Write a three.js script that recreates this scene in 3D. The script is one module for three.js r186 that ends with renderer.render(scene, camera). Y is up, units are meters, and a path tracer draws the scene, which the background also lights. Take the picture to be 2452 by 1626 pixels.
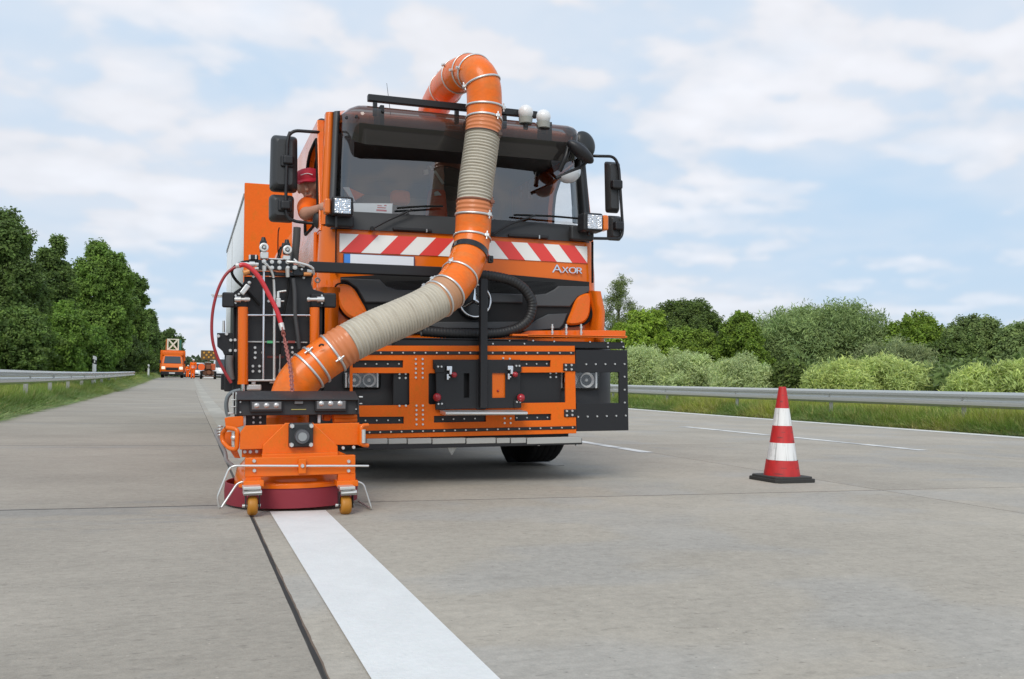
import * as THREE from 'three';
import { mergeGeometries, mergeVertices } from 'three/addons/utils/BufferGeometryUtils.js';
import { RoundedBoxGeometry } from 'three/addons/geometries/RoundedBoxGeometry.js';
import { MarchingCubes } from 'three/addons/objects/MarchingCubes.js';
import { FontLoader } from 'three/addons/loaders/FontLoader.js';
import { TextGeometry } from 'three/addons/geometries/TextGeometry.js';

// ------------------------------------------------------------------ camera, sky, sun, exposure
const V = (x, y, z) => new THREE.Vector3(x, y, z);
const scene = new THREE.Scene();
const FOCAL = 2200, EYE = V(0, 0.735, 0);           // focal length in pixels of a 2452 x 1626 frame
const camera = new THREE.PerspectiveCamera(2 * Math.atan(813 / FOCAL) * 180 / Math.PI, 2452 / 1626, 0.1, 3000);
const camDir = (px, py) => V((px - 1226) / FOCAL, -(py - 813) / FOCAL, -1);
const cz = camDir(450, 903).normalize(), cu = camDir(1450, 924).cross(cz).normalize();   // the road's vanishing point, the horizon's tilt
if (cu.y < 0) cu.negate();
const cr = cz.clone().cross(cu);
const toWorld = (v) => V(cr.dot(v), cu.dot(v), -cz.dot(v));
camera.position.copy(EYE);
camera.up.copy(toWorld(V(0, 1, 0)));
camera.lookAt(EYE.clone().add(toWorld(V(0, 0, -1))));
scene.add(camera);

const renderer = new THREE.WebGLRenderer({ antialias: true });
renderer.toneMapping = THREE.LinearToneMapping;
renderer.toneMappingExposure = 1.0;
renderer.shadowMap.enabled = true;

const sun = new THREE.DirectionalLight(new THREE.Color(1, 0.94, 0.84), 2.1);
sun.position.set(-27, 52, 36);
sun.target.position.set(4, 0, -14);
sun.castShadow = true;
sun.shadow.radius = 56;
sun.shadow.mapSize.set(4096, 4096);
Object.assign(sun.shadow.camera, { left: -40, right: 40, top: 40, bottom: -40, near: 1, far: 180 });
scene.add(sun, sun.target);

// random numbers and value noise, seeded
function rng(seed) { let a = seed >>> 0; return () => { a = (a + 0x6D2B79F5) | 0; let t = Math.imul(a ^ (a >>> 15), 1 | a); t = (t + Math.imul(t ^ (t >>> 7), 61 | t)) ^ t; return ((t ^ (t >>> 14)) >>> 0) / 4294967296; }; }
const hash3 = (x, y, z) => { let h = Math.imul(x, 374761393) + Math.imul(y, 668265263) + Math.imul(z, 2147483647 ^ 0x5bd1e995); h = Math.imul(h ^ (h >>> 13), 1274126177); return ((h ^ (h >>> 16)) >>> 0) / 4294967296; };
const smooth = (t) => t * t * (3 - 2 * t), mix = (a, b, t) => a + (b - a) * t, clamp = (x, a, b) => Math.min(b, Math.max(a, x));
const sstep = (a, b, x) => smooth(clamp((x - a) / (b - a), 0, 1));
function noise2(x, y, s = 0, per = 0) {
  const x0 = Math.floor(x), y0 = Math.floor(y), u = smooth(x - x0), v = smooth(y - y0), w = (i) => per ? ((i % per) + per) % per : i;
  return mix(mix(hash3(w(x0), w(y0), s), hash3(w(x0 + 1), w(y0), s), u), mix(hash3(w(x0), w(y0 + 1), s), hash3(w(x0 + 1), w(y0 + 1), s), u), v);
}
function fbm(x, y, s, oct, per = 0) { let a = 0.5, t = 0, n = 0; for (let i = 0; i < oct; i++) { t += a * noise2(x, y, s + i * 17, per); n += a; a *= 0.5; x *= 2; y *= 2; per *= 2; } return t / n; }

// the sky: pale blue behind a thin, broken sheet of cloud
{
  const W = 2048, H = 1024, d = new Float32Array(W * H * 4);
  for (let j = 0; j < H; j++) {
    const el = ((j + 0.5) / H - 0.5) * Math.PI, y = Math.sin(el), ce = Math.cos(el);
    for (let i = 0; i < W; i++) {
      const az = ((i + 0.5) / W - 0.5) * 2 * Math.PI, x = Math.cos(az) * ce, z = Math.sin(az) * ce, up = Math.max(y, 0);
      const k = 1 / (up + 0.13), px = x * k, pz = z * k;
      const wob = fbm(px * 0.9 + 7, pz * 0.9 + 3, 11, 3) - 0.5;
      const big = fbm(px * 0.85 + wob + 1.7, pz * 0.85 + 20.4, 31, 4), mid = fbm(px * 2.2 + wob * 1.6, pz * 2.2 + 5, 57, 5), fine = fbm(px * 6 + wob * 3, pz * 6, 83, 4);
      const veil = sstep(0.34, 0.68, big * 0.55 + mid * 0.3 + fine * 0.15 + 0.05 * sstep(0.2, 0.5, up));
      const puffy = fbm(px * 4.2 + wob * 2 + 31, pz * 4.6 + wob * 2 + 9, 111, 6), puff = sstep(0.45, 0.62, puffy + (big - 0.5) * 0.35), rip = fbm(px * 5 + pz * 2.5, pz * 9 - px, 131, 4);
      const c = clamp(0.08 + 0.55 * veil + 0.6 * puff * (0.4 + 0.8 * rip), 0, 1);
      const relief = (puffy - 0.52) * 0.32 * puff + (fine - 0.5) * 0.06 + (rip - 0.5) * 0.08 * puff;
      const hz = Math.exp(-up * 9);                                  // paler towards the horizon
      const blue = [mix(0.49, 0.66, hz), mix(0.69, 0.765, hz), mix(0.91, 0.87, hz)];
      const cl = 0.845 + relief, white = [cl * 0.985, cl * 1.0, cl * 1.06];
      const o = (j * W + i) * 4;
      for (let q = 0; q < 3; q++) d[o + q] = mix(blue[q], white[q], c * mix(1, 0.55, hz));
      d[o + 3] = 1;
    }
  }
  const t = new THREE.DataTexture(d, W, H, THREE.RGBAFormat, THREE.FloatType);
  t.mapping = THREE.EquirectangularReflectionMapping; t.magFilter = THREE.LinearFilter; t.needsUpdate = true;
  scene.background = t; scene.environment = t;
}

// ------------------------------------------------------------------ pixels of the photograph to places
const RO = 0.021, PIV = [2.0, 0.5];                  // the truck leans a little towards its heavy corner
const ray = (px, py) => toWorld(camDir(px, py));
const wat = (px, py, z) => { const r = ray(px, py), k = z / r.z; return V(r.x * k, EYE.y + r.y * k, z); };        // on the plane z
const wx = (px, z) => wat(px, 900, z).x;
const lean = (p, a) => { const dx = p.x - PIV[0], dy = p.y - PIV[1], c = Math.cos(a), s = Math.sin(a); return V(PIV[0] + c * dx - s * dy, PIV[1] + s * dx + c * dy, p.z); };
const at = (px, py, z) => lean(wat(px, py, z), -RO);                                                             // the same in the truck's own axes
const Z1 = (u, v, z) => at(490 + u / 3.92, 560 + v / 3.92, z), Z2 = (u, v, z) => at(500 + u / 4.356, 900 + v / 4.356, z);
const Z3 = (u, v, z) => at(640 + u / 4.612, 220 + v / 4.612, z), Z4 = (u, v, z) => at(980 + u / 3.2, 110 + v / 3.2, z);
const Z5 = (u, v, z) => at(720 + u / 3.112, 520 + v / 3.112, z), Z6 = (u, v, z) => at(820 + u / 3.3786, 740 + v / 3.3786, z);

// ------------------------------------------------------------------ things and parts
const taken = {};
const numbered = (n) => { const k = (taken[n] = (taken[n] ?? -1) + 1); return k ? n + '_' + String(k).padStart(3, '0') : n; };
function tag(o, label, category, group) { o.userData.label = label; o.userData.category = category; if (group) o.userData.group = group; return o; }
// a Group at the thing's base; parts are given in the truck's axes (leaning) or in the world's
function thing(name, label, category, base, leaning = false, group) {
  const o = new THREE.Group(); o.name = numbered(name); tag(o, label, category, group);
  const b = V(...base); o.userData.base = b;
  o.position.copy(leaning ? lean(b, RO) : b);
  if (leaning) o.rotation.z = RO;
  scene.add(o); return o;
}
const baseOf = (o) => { while (o && !o.userData.base) o = o.parent; return o.userData.base; };
function flat(g) {
  g = g.index ? g.toNonIndexed() : g.clone();
  for (const k of Object.keys(g.attributes)) if (!['position', 'normal', 'uv'].includes(k)) g.deleteAttribute(k);
  if (!g.attributes.uv) g.setAttribute('uv', new THREE.BufferAttribute(new Float32Array(g.attributes.position.count * 2), 2));
  if (!g.attributes.normal) g.computeVertexNormals();
  return g;
}
const merge = (list) => list.length === 1 ? list[0] : mergeGeometries(list.map(flat));
function part(parent, name, geos, m, extra) {
  const g = merge([].concat(geos)).clone(), b = baseOf(parent);
  g.translate(-b.x, -b.y, -b.z);
  const o = new THREE.Mesh(g, m); o.name = name; o.castShadow = o.receiveShadow = true;
  if (extra) Object.assign(o.userData, extra);
  parent.add(o); return o;
}
const STUFF = { kind: 'stuff' };
const each = (parent, name, list, m) => list.map((g) => part(parent, name, g, m));       // one part per shape
// ---- shapes
const bx = (x0, x1, y0, y1, z0, z1, r = 0.004, seg = 1) => {
  const w = Math.abs(x1 - x0), h = Math.abs(y1 - y0), d = Math.abs(z1 - z0), q = Math.min(r, w / 2.1, h / 2.1, d / 2.1);
  const g = q > 0 ? new RoundedBoxGeometry(w, h, d, seg, q) : new THREE.BoxGeometry(w, h, d);
  return g.translate((x0 + x1) / 2, (y0 + y1) / 2, (z0 + z1) / 2);
};
// a box whose front face is given by two corners in a zoom's pixels
const face = (K, u0, v0, u1, v1, z, th, r = 0.004, seg = 1) => { const a = K(u0, v0, z), b = K(u1, v1, z); return bx(a.x, b.x, a.y, b.y, z - th, z, r, seg); };
const cyl = (a, b, r0, r1 = r0, n = 14) => {
  const d = b.clone().sub(a), g = new THREE.CylinderGeometry(r1, r0, d.length(), n);
  g.applyQuaternion(new THREE.Quaternion().setFromUnitVectors(V(0, 1, 0), d.normalize()));
  return g.translate((a.x + b.x) / 2, (a.y + b.y) / 2, (a.z + b.z) / 2);
};
const curve = (pts, t = 0.5) => new THREE.CatmullRomCurve3(pts, false, 'catmullrom', t);
const tube = (pts, r, n = 40, m = 10) => new THREE.TubeGeometry(curve(pts), n, r, m);
// a bent bar: straight runs with rounded corners
function bar(pts, r, bend = 0.03, m = 10) {
  const p = new THREE.CurvePath();
  let from = pts[0];
  for (let i = 1; i < pts.length; i++) {
    if (i === pts.length - 1) { p.add(new THREE.LineCurve3(from, pts[i])); break; }
    const a = pts[i - 1].clone().sub(pts[i]).setLength(bend).add(pts[i]), b = pts[i + 1].clone().sub(pts[i]).setLength(bend).add(pts[i]);
    p.add(new THREE.LineCurve3(from, a)); p.add(new THREE.QuadraticBezierCurve3(a, pts[i], b)); from = b;
  }
  return new THREE.TubeGeometry(p, pts.length * 12, r, m);
}
// a hose along points [x, y, z] whose radius varies with the distance along it
function hose(pts, radius, step, m = 32, cap = false) {
  const c = curve(pts), L = c.getLength(), n = Math.max(4, Math.round(L / step)), fr = c.computeFrenetFrames(n, false), pos = [], uv = [], idx = [];
  for (let i = 0; i <= n; i++) {
    const P = c.getPointAt(i / n), r = radius(i / n * L, L);
    for (let j = 0; j <= m; j++) { const a = j / m * 2 * Math.PI; const q = fr.normals[i].clone().multiplyScalar(Math.cos(a) * r).addScaledVector(fr.binormals[i], Math.sin(a) * r).add(P); pos.push(q.x, q.y, q.z); uv.push(j / m, i / n * L); }
  }
  for (let i = 0; i < n; i++) for (let j = 0; j < m; j++) { const a = i * (m + 1) + j, b = a + m + 1; idx.push(a, b, a + 1, b, b + 1, a + 1); }
  const g = new THREE.BufferGeometry(); g.setAttribute('position', new THREE.Float32BufferAttribute(pos, 3)); g.setAttribute('uv', new THREE.Float32BufferAttribute(uv, 2)); g.setIndex(idx); g.computeVertexNormals();
  return g;
}
const ringAt = (c, t, R, r, m = 40) => { const T = c.getTangentAt(t), P = c.getPointAt(t), g = new THREE.TorusGeometry(R, r, 8, m); g.applyQuaternion(new THREE.Quaternion().setFromUnitVectors(V(0, 0, 1), T)); return g.translate(P.x, P.y, P.z); };
// a plate: outline and holes in a zoom's pixels, front face on the plane z
function plate(K, outline, z, th, holes = [], bev = 0.003) {
  const P = (l) => l.map(([u, v]) => { const p = K(u, v, z); return new THREE.Vector2(p.x, p.y); });
  return plateXY(P(outline), z, th, holes.map(P), bev);
}
function plateXY(pts, z, th, holes = [], bev = 0.003) {
  const s = new THREE.Shape(pts); s.holes = holes.map((h) => new THREE.Path(h));
  const g = new THREE.ExtrudeGeometry(s, { depth: th - 2 * bev, bevelEnabled: bev > 0, bevelThickness: bev, bevelSize: bev, bevelOffset: -bev, bevelSegments: 1, curveSegments: 8 });
  return g.translate(0, 0, z - th + bev);
}
const roundRect = (x0, y0, x1, y1, r, hole = false) => { const s = hole ? new THREE.Path() : new THREE.Shape(); s.moveTo(x0 + r, y0); s.lineTo(x1 - r, y0); s.quadraticCurveTo(x1, y0, x1, y0 + r); s.lineTo(x1, y1 - r); s.quadraticCurveTo(x1, y1, x1 - r, y1); s.lineTo(x0 + r, y1); s.quadraticCurveTo(x0, y1, x0, y1 - r); s.lineTo(x0, y0 + r); s.quadraticCurveTo(x0, y0, x0 + r, y0); return s.getPoints(5); };
const smoothPts = (l, n = 36) => new THREE.CatmullRomCurve3(l.map(([u, v]) => V(u, v, 0)), true).getPoints(n).slice(0, n).map((p) => [p.x, p.y]);
// bolt heads on the plane z
const bolt = (p, r = 0.008, h = 0.009) => new THREE.CylinderGeometry(r * 0.8, r, h, 6).rotateX(Math.PI / 2).translate(p.x, p.y, p.z + h / 2);
const bolts = (K, z, list, r, h) => list.map(([u, v]) => bolt(K(u, v, z), r, h));
const rowOf = (u0, v0, u1, v1, n) => Array.from({ length: n }, (_, i) => [mix(u0, u1, i / (n - 1)), mix(v0, v1, i / (n - 1))]);
// a closed surface through outlines of equal length
function loft(rings, close = true, caps = true) {
  const n = rings[0].length, pos = [], idx = [];
  for (const r of rings) for (const p of r) pos.push(p.x, p.y, p.z);
  for (let i = 0; i + 1 < rings.length; i++) for (let j = 0; j < (close ? n : n - 1); j++) { const a = i * n + j, b = i * n + (j + 1) % n; idx.push(a, b, a + n, b, b + n, a + n); }
  let g = new THREE.BufferGeometry(); g.setAttribute('position', new THREE.Float32BufferAttribute(pos, 3)); g.setIndex(idx); g.computeVertexNormals();
  if (!caps) return g;
  const cap = (r, flip) => { const c = r.reduce((s, p) => s.add(p), V(0, 0, 0)).divideScalar(n), q = []; for (let j = 0; j < n; j++) { const a = r[j], b = r[(j + 1) % n]; q.push(...c.toArray(), ...(flip ? b : a).toArray(), ...(flip ? a : b).toArray()); } const k = new THREE.BufferGeometry(); k.setAttribute('position', new THREE.Float32BufferAttribute(q, 3)); k.computeVertexNormals(); return k; };
  return merge([g, cap(rings[0], true), cap(rings[rings.length - 1], false)]);
}

// ------------------------------------------------------------------ materials
const M = (r, g, b, rough = 0.5, more = {}) => { const { metal = 0, ...rest } = more; return new THREE.MeshPhysicalMaterial({ color: new THREE.Color().setRGB(r, g, b), roughness: rough, metalness: metal, side: THREE.DoubleSide, ...rest }); };
function dataMap(W, H, f, srgb = true) {
  const d = new Uint8Array(W * H * 4);
  for (let j = 0; j < H; j++) for (let i = 0; i < W; i++) { const c = f(i, j), o = (j * W + i) * 4; for (let q = 0; q < 3; q++) { const l = clamp(c[q], 0, 1); d[o + q] = 255 * (srgb ? (l <= 0.0031308 ? l * 12.92 : 1.055 * Math.pow(l, 1 / 2.4) - 0.055) : l) + 0.5; } d[o + 3] = 255; }
  const t = new THREE.DataTexture(d, W, H, THREE.RGBAFormat); t.wrapS = t.wrapT = THREE.RepeatWrapping; t.magFilter = THREE.LinearFilter; t.needsUpdate = true;
  if (srgb) t.colorSpace = THREE.SRGBColorSpace;
  return t;
}
const grime = dataMap(256, 256, (i, j) => { const v = 0.35 + 0.35 * fbm(i / 32, j / 32, 5, 4, 8); return [v, v, v]; }, false);
const dustMap = dataMap(512, 512, (i, j) => { const a = sstep(0.55, 0.8, fbm(i / 24, j / 24, 801, 5, 22)), b = hash3(i >> 1, j >> 1, 803) > 0.985 ? 0.12 : 0, v = 1 - 0.1 * fbm(i / 8, j / 8, 805, 3, 64) - b; return [v * (1 - 0.1 * a), v * (1 + 0.12 * a), v * (1 + 3.0 * a)]; }); dustMap.repeat.set(2, 2);
const orange = M(0.81, 0.15, 0.006, 0.45, { map: dustMap, roughnessMap: grime, specularIntensity: 0.5, clearcoat: 0.42, clearcoatRoughness: 0.12 });
const orangeDull = M(0.82, 0.148, 0.007, 0.6, { map: dustMap, specularIntensity: 0.4, clearcoat: 0.12, clearcoatRoughness: 0.3 });
const blackPaint = M(0.012, 0.012, 0.014, 0.45);
const blackGloss = M(0.012, 0.013, 0.015, 0.22);
const rubber = M(0.009, 0.009, 0.009, 0.85, { specularIntensity: 0.5 });
const greyPlastic = M(0.062, 0.064, 0.068, 0.5);
const darkPlastic = M(0.022, 0.023, 0.025, 0.5);
const steel = M(0.62, 0.62, 0.6, 0.35, { metal: 1 });
const zinc = M(0.72, 0.72, 0.7, 0.42, { metal: 0.85 });
const chrome = M(0.82, 0.82, 0.83, 0.12, { metal: 1 });
const galv = M(0.47, 0.475, 0.455, 0.48, { metal: 0.4, roughnessMap: grime });
const whitePaint = M(0.75, 0.76, 0.76, 0.4);
const reflWhite = M(0.88, 0.87, 0.84, 0.35), reflRed = M(0.78, 0.06, 0.05, 0.35);
const mirrorGlass = M(0.85, 0.87, 0.9, 0.03, { metal: 1 });
const clearGlass = M(1, 1, 1, 0.02, { transmission: 1, thickness: 0, ior: 1.5 });
const windGlass = M(0.8, 0.83, 0.84, 0.02, { transmission: 1, thickness: 0, ior: 2.25 });
const visorGlass = M(0.24, 0.22, 0.21, 0.05, { transmission: 0.9, thickness: 0, ior: 1.5 });
const amber = M(0.75, 0.16, 0.005, 0.25, { clearcoat: 0.6 });
const redKnob = M(0.36, 0.012, 0.022, 0.3, { clearcoat: 0.5 });
const skin = M(0.5, 0.255, 0.175, 0.6);
const hiVis = M(0.95, 0.15, 0.015, 0.8, { specularIntensity: 0.3 });
const lensGlass = M(0.95, 0.96, 0.97, 0.06, { transmission: 0.75, thickness: 0 });

// ------------------------------------------------------------------ ground and road
const rise = (z) => { const t = clamp((-z - 20) / 90, 0, 1); return 0.7 * smooth(t); };       // the road climbs a little behind the truck
const JZ = -5.6, SL = 4.95;                                                                  // slab joints across the road
// colour of weathered concrete: speckle, faint brushing across, bluish damp stains
const concreteMap = (seed, joint = false) => dataMap(2048, 2048, (i, j) => {
  const sp = hash3(i, j, seed), sp2 = hash3(i >> 1, j >> 1, seed + 3), fine = fbm(i / 8, j / 8, seed + 7, 3, 256), br = fbm(i / 64, j / 6, seed + 40, 3, 32), mid = fbm(i / 64, j / 64, seed + 9, 4, 32), big = fbm(i / 340, j / 340, seed + 19, 4, 6);
  let v = 0.365 * (1 + (sp - 0.5) * 0.1 + (sp2 - 0.5) * 0.1 + (fine - 0.5) * 0.24 + (br - 0.5) * 0.12 + (mid - 0.5) * 0.13 + (big - 0.5) * 0.3);
  const pit = fbm(i / 13 + 50, j / 5, seed + 77, 2, 158); if (pit > 0.74) v *= 1 - 1.3 * (pit - 0.74);
  if (sp2 > 0.9985) v *= 0.6;
  if (hash3(i >> 1, j >> 1, seed + 91) > 0.9993) v = 0.52;
  if (joint) { const e = Math.min(j, 2048 - j * 1.0) / 2048, q = fbm(i / 120, j / 50, seed + 61, 4, 17) - 0.47 + 0.55 * Math.max(0, 1 - j / 420) + 0.35 * Math.max(0, 1 - (2048 - j) / 200), k = sstep(0.3, 0.62, q) * 0.55 * (0.7 + 0.6 * fine); void e; return [v * mix(1.09, 0.82, k), v * mix(0.99, 0.815, k), v * mix(0.86, 0.80, k)]; }
  const blue = sstep(0.5, 0.72, fbm(i / 256 + 3, j / 180, seed + 29, 3, 8)) * 0.75;
  return [v * (1.1 - 0.07 * blue), v * (1.0 - 0.02 * blue), v * (0.85 + 0.05 * blue)];
});
const roughBump = dataMap(1024, 1024, (i, j) => { const v = 0.5 * fbm(i / 6, j / 6, 3, 3, 171) + 0.3 * hash3(i, j, 4) + 0.2 * fbm(i / 40, j / 4, 8, 2, 26); return [v, v, v]; }, false);
roughBump.repeat.set(4, 4);
const concreteMats = [1, 2].flatMap((s) => { const map = concreteMap(s * 100); return [0.93, 0.84, 0.965].map((k) => new THREE.MeshStandardMaterial({ map, color: new THREE.Color().setRGB(k, k * 0.975, k * 0.95), roughness: 0.9, bumpMap: roughBump, bumpScale: 0.003 })); });
const jointMat = new THREE.MeshStandardMaterial({ map: concreteMap(900, true), color: new THREE.Color().setRGB(0.86, 0.835, 0.8), roughness: 0.9, bumpMap: roughBump, bumpScale: 0.003 });
const TILE = 6.2;
const structure = (o) => { o.userData.kind = 'structure'; return o; };
function sheet(x0, x1, z0, z1, nx, nz, lift, y = rise) {
  const g = new THREE.PlaneGeometry(1, 1, nx, nz).rotateX(-Math.PI / 2), p = g.attributes.position, uv = g.attributes.uv;
  for (let i = 0; i < p.count; i++) { const x = mix(x0, x1, p.getX(i) + 0.5), z = mix(z0, z1, p.getZ(i) + 0.5); p.setXYZ(i, x, y(z, x) + lift, z); uv.setXY(i, x / TILE, z / TILE); }
  if (z1 < z0 !== x1 < x0) g.index.array.reverse();
  g.computeVertexNormals(); return g;
}
const ROAD_L = -2.85, ROAD_R = 13.8, CRACK = 0.347;
{
  const earthMap = dataMap(512, 512, (i, j) => { const a = fbm(i / 16, j / 16, 71, 4, 32), b = fbm(i / 64, j / 64, 75, 3, 8); const t = sstep(0.35, 0.65, b); const v = 0.6 + 0.8 * a; return [mix(0.06, 0.085, t) * v, mix(0.085, 0.08, t) * v, mix(0.022, 0.035, t) * v]; });
  const terrain = (z, x) => { const off = x < ROAD_L ? ROAD_L - x : x > ROAD_R ? x - ROAD_R : 0; return rise(z) - (off > 0 ? -0.02 * sstep(0, 1.5, off) - 0.05 * sstep(2, 6, off) : 0.1); };
  const em = new THREE.MeshStandardMaterial({ map: earthMap, roughness: 1, side: THREE.DoubleSide });
  const xs = [-900, -200, -60, -25, -12, -8, -5, -4, -3.2, -2.8, -2.7, 0, 5, 10, 13.7, 13.75, 14.2, 15, 16.5, 19, 24, 32, 60, 200, 900], zs = [60, 20, 8, 0];
  for (let z = -5; z > -120; z -= 5) zs.push(z); zs.push(-160, -300, -600, -1500);
  const pos = [], uv = [], idx = [];
  for (const z of zs) for (const x of xs) { pos.push(x, terrain(z, x), z); uv.push(x / 3, z / 3); }
  for (let j = 0; j + 1 < zs.length; j++) for (let i = 0; i + 1 < xs.length; i++) { const a = j * xs.length + i, b = a + xs.length; idx.push(a, a + 1, b, b, a + 1, b + 1); }
  const g = new THREE.BufferGeometry(); g.setAttribute('position', new THREE.Float32BufferAttribute(pos, 3)); g.setAttribute('uv', new THREE.Float32BufferAttribute(uv, 2)); g.setIndex(idx); g.computeVertexNormals();
  const o = structure(new THREE.Mesh(g, em)); o.name = 'ground'; o.receiveShadow = true; scene.add(o);
  o.userData.label = 'bare earth and turf ground on both sides of the road';
}
const road = structure(new THREE.Group()); road.name = 'road'; road.userData.base = V(0, 0, 0); road.userData.label = 'pale grey concrete motorway of large cast slabs'; scene.add(road);
{
  const R = rng(5), filler = new THREE.MeshStandardMaterial({ color: new THREE.Color().setRGB(0.075, 0.07, 0.064), roughness: 1 });
  part(road, 'joint_filler', sheet(ROAD_L, ROAD_R, 12, -50, 1, 62, -0.0012), filler);
  const cols = [[ROAD_L, CRACK], [CRACK, 4.92], [4.92, 8.9], [8.9, ROAD_R]], gx = [0.0075, 0.006, 0.006], gz = [0.017, 0.011, 0.009, 0.009];
  for (let r = -2; r < 9; r++) for (let c = 0; c < 4; c++) {
    const z1 = JZ - SL * (r - 1), z0 = z1 - SL, nar = z1 < -8 ? 0.3 : 1, x0 = cols[c][0] + (c ? gx[c - 1] * nar : 0), x1 = cols[c][1] - (c < 3 ? gx[c] * nar : 0), za = z0 + gz[c], zb = z1 - gz[c], e = 0.003;
    const ring = (i, y) => [[x0 + i, za + i], [x1 - i, za + i], [x1 - i, zb - i], [x0 + i, zb - i]].map(([x, z]) => [x, y + rise(z), z]);
    const A = ring(e, 0), B = ring(0.0005, -0.002), D = ring(0, -0.03), pos = [], quad = (a, b, c2, d2) => pos.push(...a, ...b, ...c2, ...a, ...c2, ...d2);
    quad(A[3], A[2], A[1], A[0]);
    for (let k = 0; k < 4; k++) { const n = (k + 1) % 4; quad(A[k], A[n], B[n], B[k]); quad(B[k], B[n], D[n], D[k]); }
    const g = new THREE.BufferGeometry(), uv = [], ou = Math.floor(R() * 8) / 8, ov = R();
    for (let i = 0; i < pos.length; i += 3) c === 0 ? uv.push(pos[i] / TILE + ou, (pos[i + 2] - z0) / SL) : uv.push(pos[i] / TILE + ou, pos[i + 2] / TILE + ov);
    g.setAttribute('position', new THREE.Float32BufferAttribute(pos, 3)); g.setAttribute('uv', new THREE.Float32BufferAttribute(uv, 2)); g.computeVertexNormals();
    part(road, numbered('slab'), g, c === 0 ? jointMat : concreteMats[Math.floor(R() * 2) * 3 + (R() < 0.5 ? 0 : 2)]);
  }
  part(road, 'far_pavement', sheet(ROAD_L, ROAD_R, JZ - SL * 8, -420, 1, 90, 0), concreteMats[0]);
  { const wig = (o, a, b, nm, m) => { const pos = [], idx = [], n = 240; for (let i = 0; i <= n; i++) { const z = mix(5, -5.45, i / n), k = (fbm(z * 6, o, 951, 3) - 0.5) * 0.008, k2 = (fbm(z * 9, o + 5, 955, 3) - 0.5) * 0.008; pos.push(CRACK + a + k, 0.0006, z, CRACK + b + k2, 0.0006, z); if (i < n) idx.push(2 * i, 2 * i + 1, 2 * i + 2, 2 * i + 1, 2 * i + 3, 2 * i + 2); } const g = new THREE.BufferGeometry(); g.setAttribute('position', new THREE.Float32BufferAttribute(pos, 3)); g.setIndex(idx); g.computeVertexNormals(); part(road, nm, g, m); };
    wig(1, -0.0075, 0.0035, 'joint_seal', new THREE.MeshStandardMaterial({ color: new THREE.Color().setRGB(0.03, 0.027, 0.025), roughness: 0.9, side: THREE.DoubleSide })); wig(9, 0.0042, 0.0095, 'joint_edge', new THREE.MeshStandardMaterial({ color: new THREE.Color().setRGB(0.16, 0.115, 0.085), roughness: 0.95, side: THREE.DoubleSide })); }
  // markings
  const paintMap = dataMap(512, 512, (i, j) => { const v = 0.74 * (1 + (fbm(i / 8, j / 8, 301, 3, 64) - 0.5) * 0.1 + (hash3(i, j, 302) - 0.5) * 0.05); const s = hash3(i >> 2, j >> 2, 303) > 0.9985 ? 0.55 : 1; return [v * s * 0.99, v * s * 0.985, v * s * 0.96]; });
  const paint = new THREE.MeshStandardMaterial({ map: paintMap, roughness: 0.55, bumpMap: roughBump, bumpScale: 0.002 });
  const wornMap = dataMap(512, 512, (i, j) => { const w = sstep(0.30, 0.52, fbm(i / 20, j / 20, 401, 4, 26)), v = mix(0.44, 0.72, w); return [v, v * 0.99, v * 0.96]; });
  const worn = new THREE.MeshStandardMaterial({ map: wornMap, roughness: 0.8 });
  const ghostMap = dataMap(512, 512, (i, j) => { const w = sstep(0.38, 0.62, fbm(i / 30, j / 60, 411, 4, 17)), v = mix(0.355, 0.42, w); return [v * 1.04, v * 0.965, v * 0.83]; });
  const ghost = new THREE.MeshStandardMaterial({ map: ghostMap, roughness: 0.9 });
  const strip = (x0, x1, z0, z1, m, name, label) => { const n = Math.max(1, Math.round((z0 - z1) / 2)); const top = sheet(x0, x1, z0, z1, 1, n, 0.004); const o = part(road, numbered(name), top, m); if (label) o.userData.label = label; };
  strip(0.452, 0.757, 6, -5.26, paint, 'painted_line', 'broad fresh white edge line running towards the camera');
  strip(0.452, 0.757, -6.1, -100, ghost, 'removed_line', 'faint yellowish trace of the removed edge line');
  strip(4.79, 4.95, -9.2, -15.2, worn, 'lane_dash'); strip(4.79, 4.95, -27.2, -33.2, worn, 'lane_dash');
  strip(8.72, 8.9, -12.5, -15.3, worn, 'lane_dash'); strip(8.75, 8.92, -9.3, -12.0, worn, 'lane_dash'); strip(8.72, 8.9, -27, -33, worn, 'lane_dash');
  strip(13.2, 13.68, 4, -120, new THREE.MeshStandardMaterial({ map: paintMap, color: new THREE.Color().setRGB(0.92, 0.91, 0.88), roughness: 0.7 }), 'painted_line', 'far white edge line beside the right grass verge');
}

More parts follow.
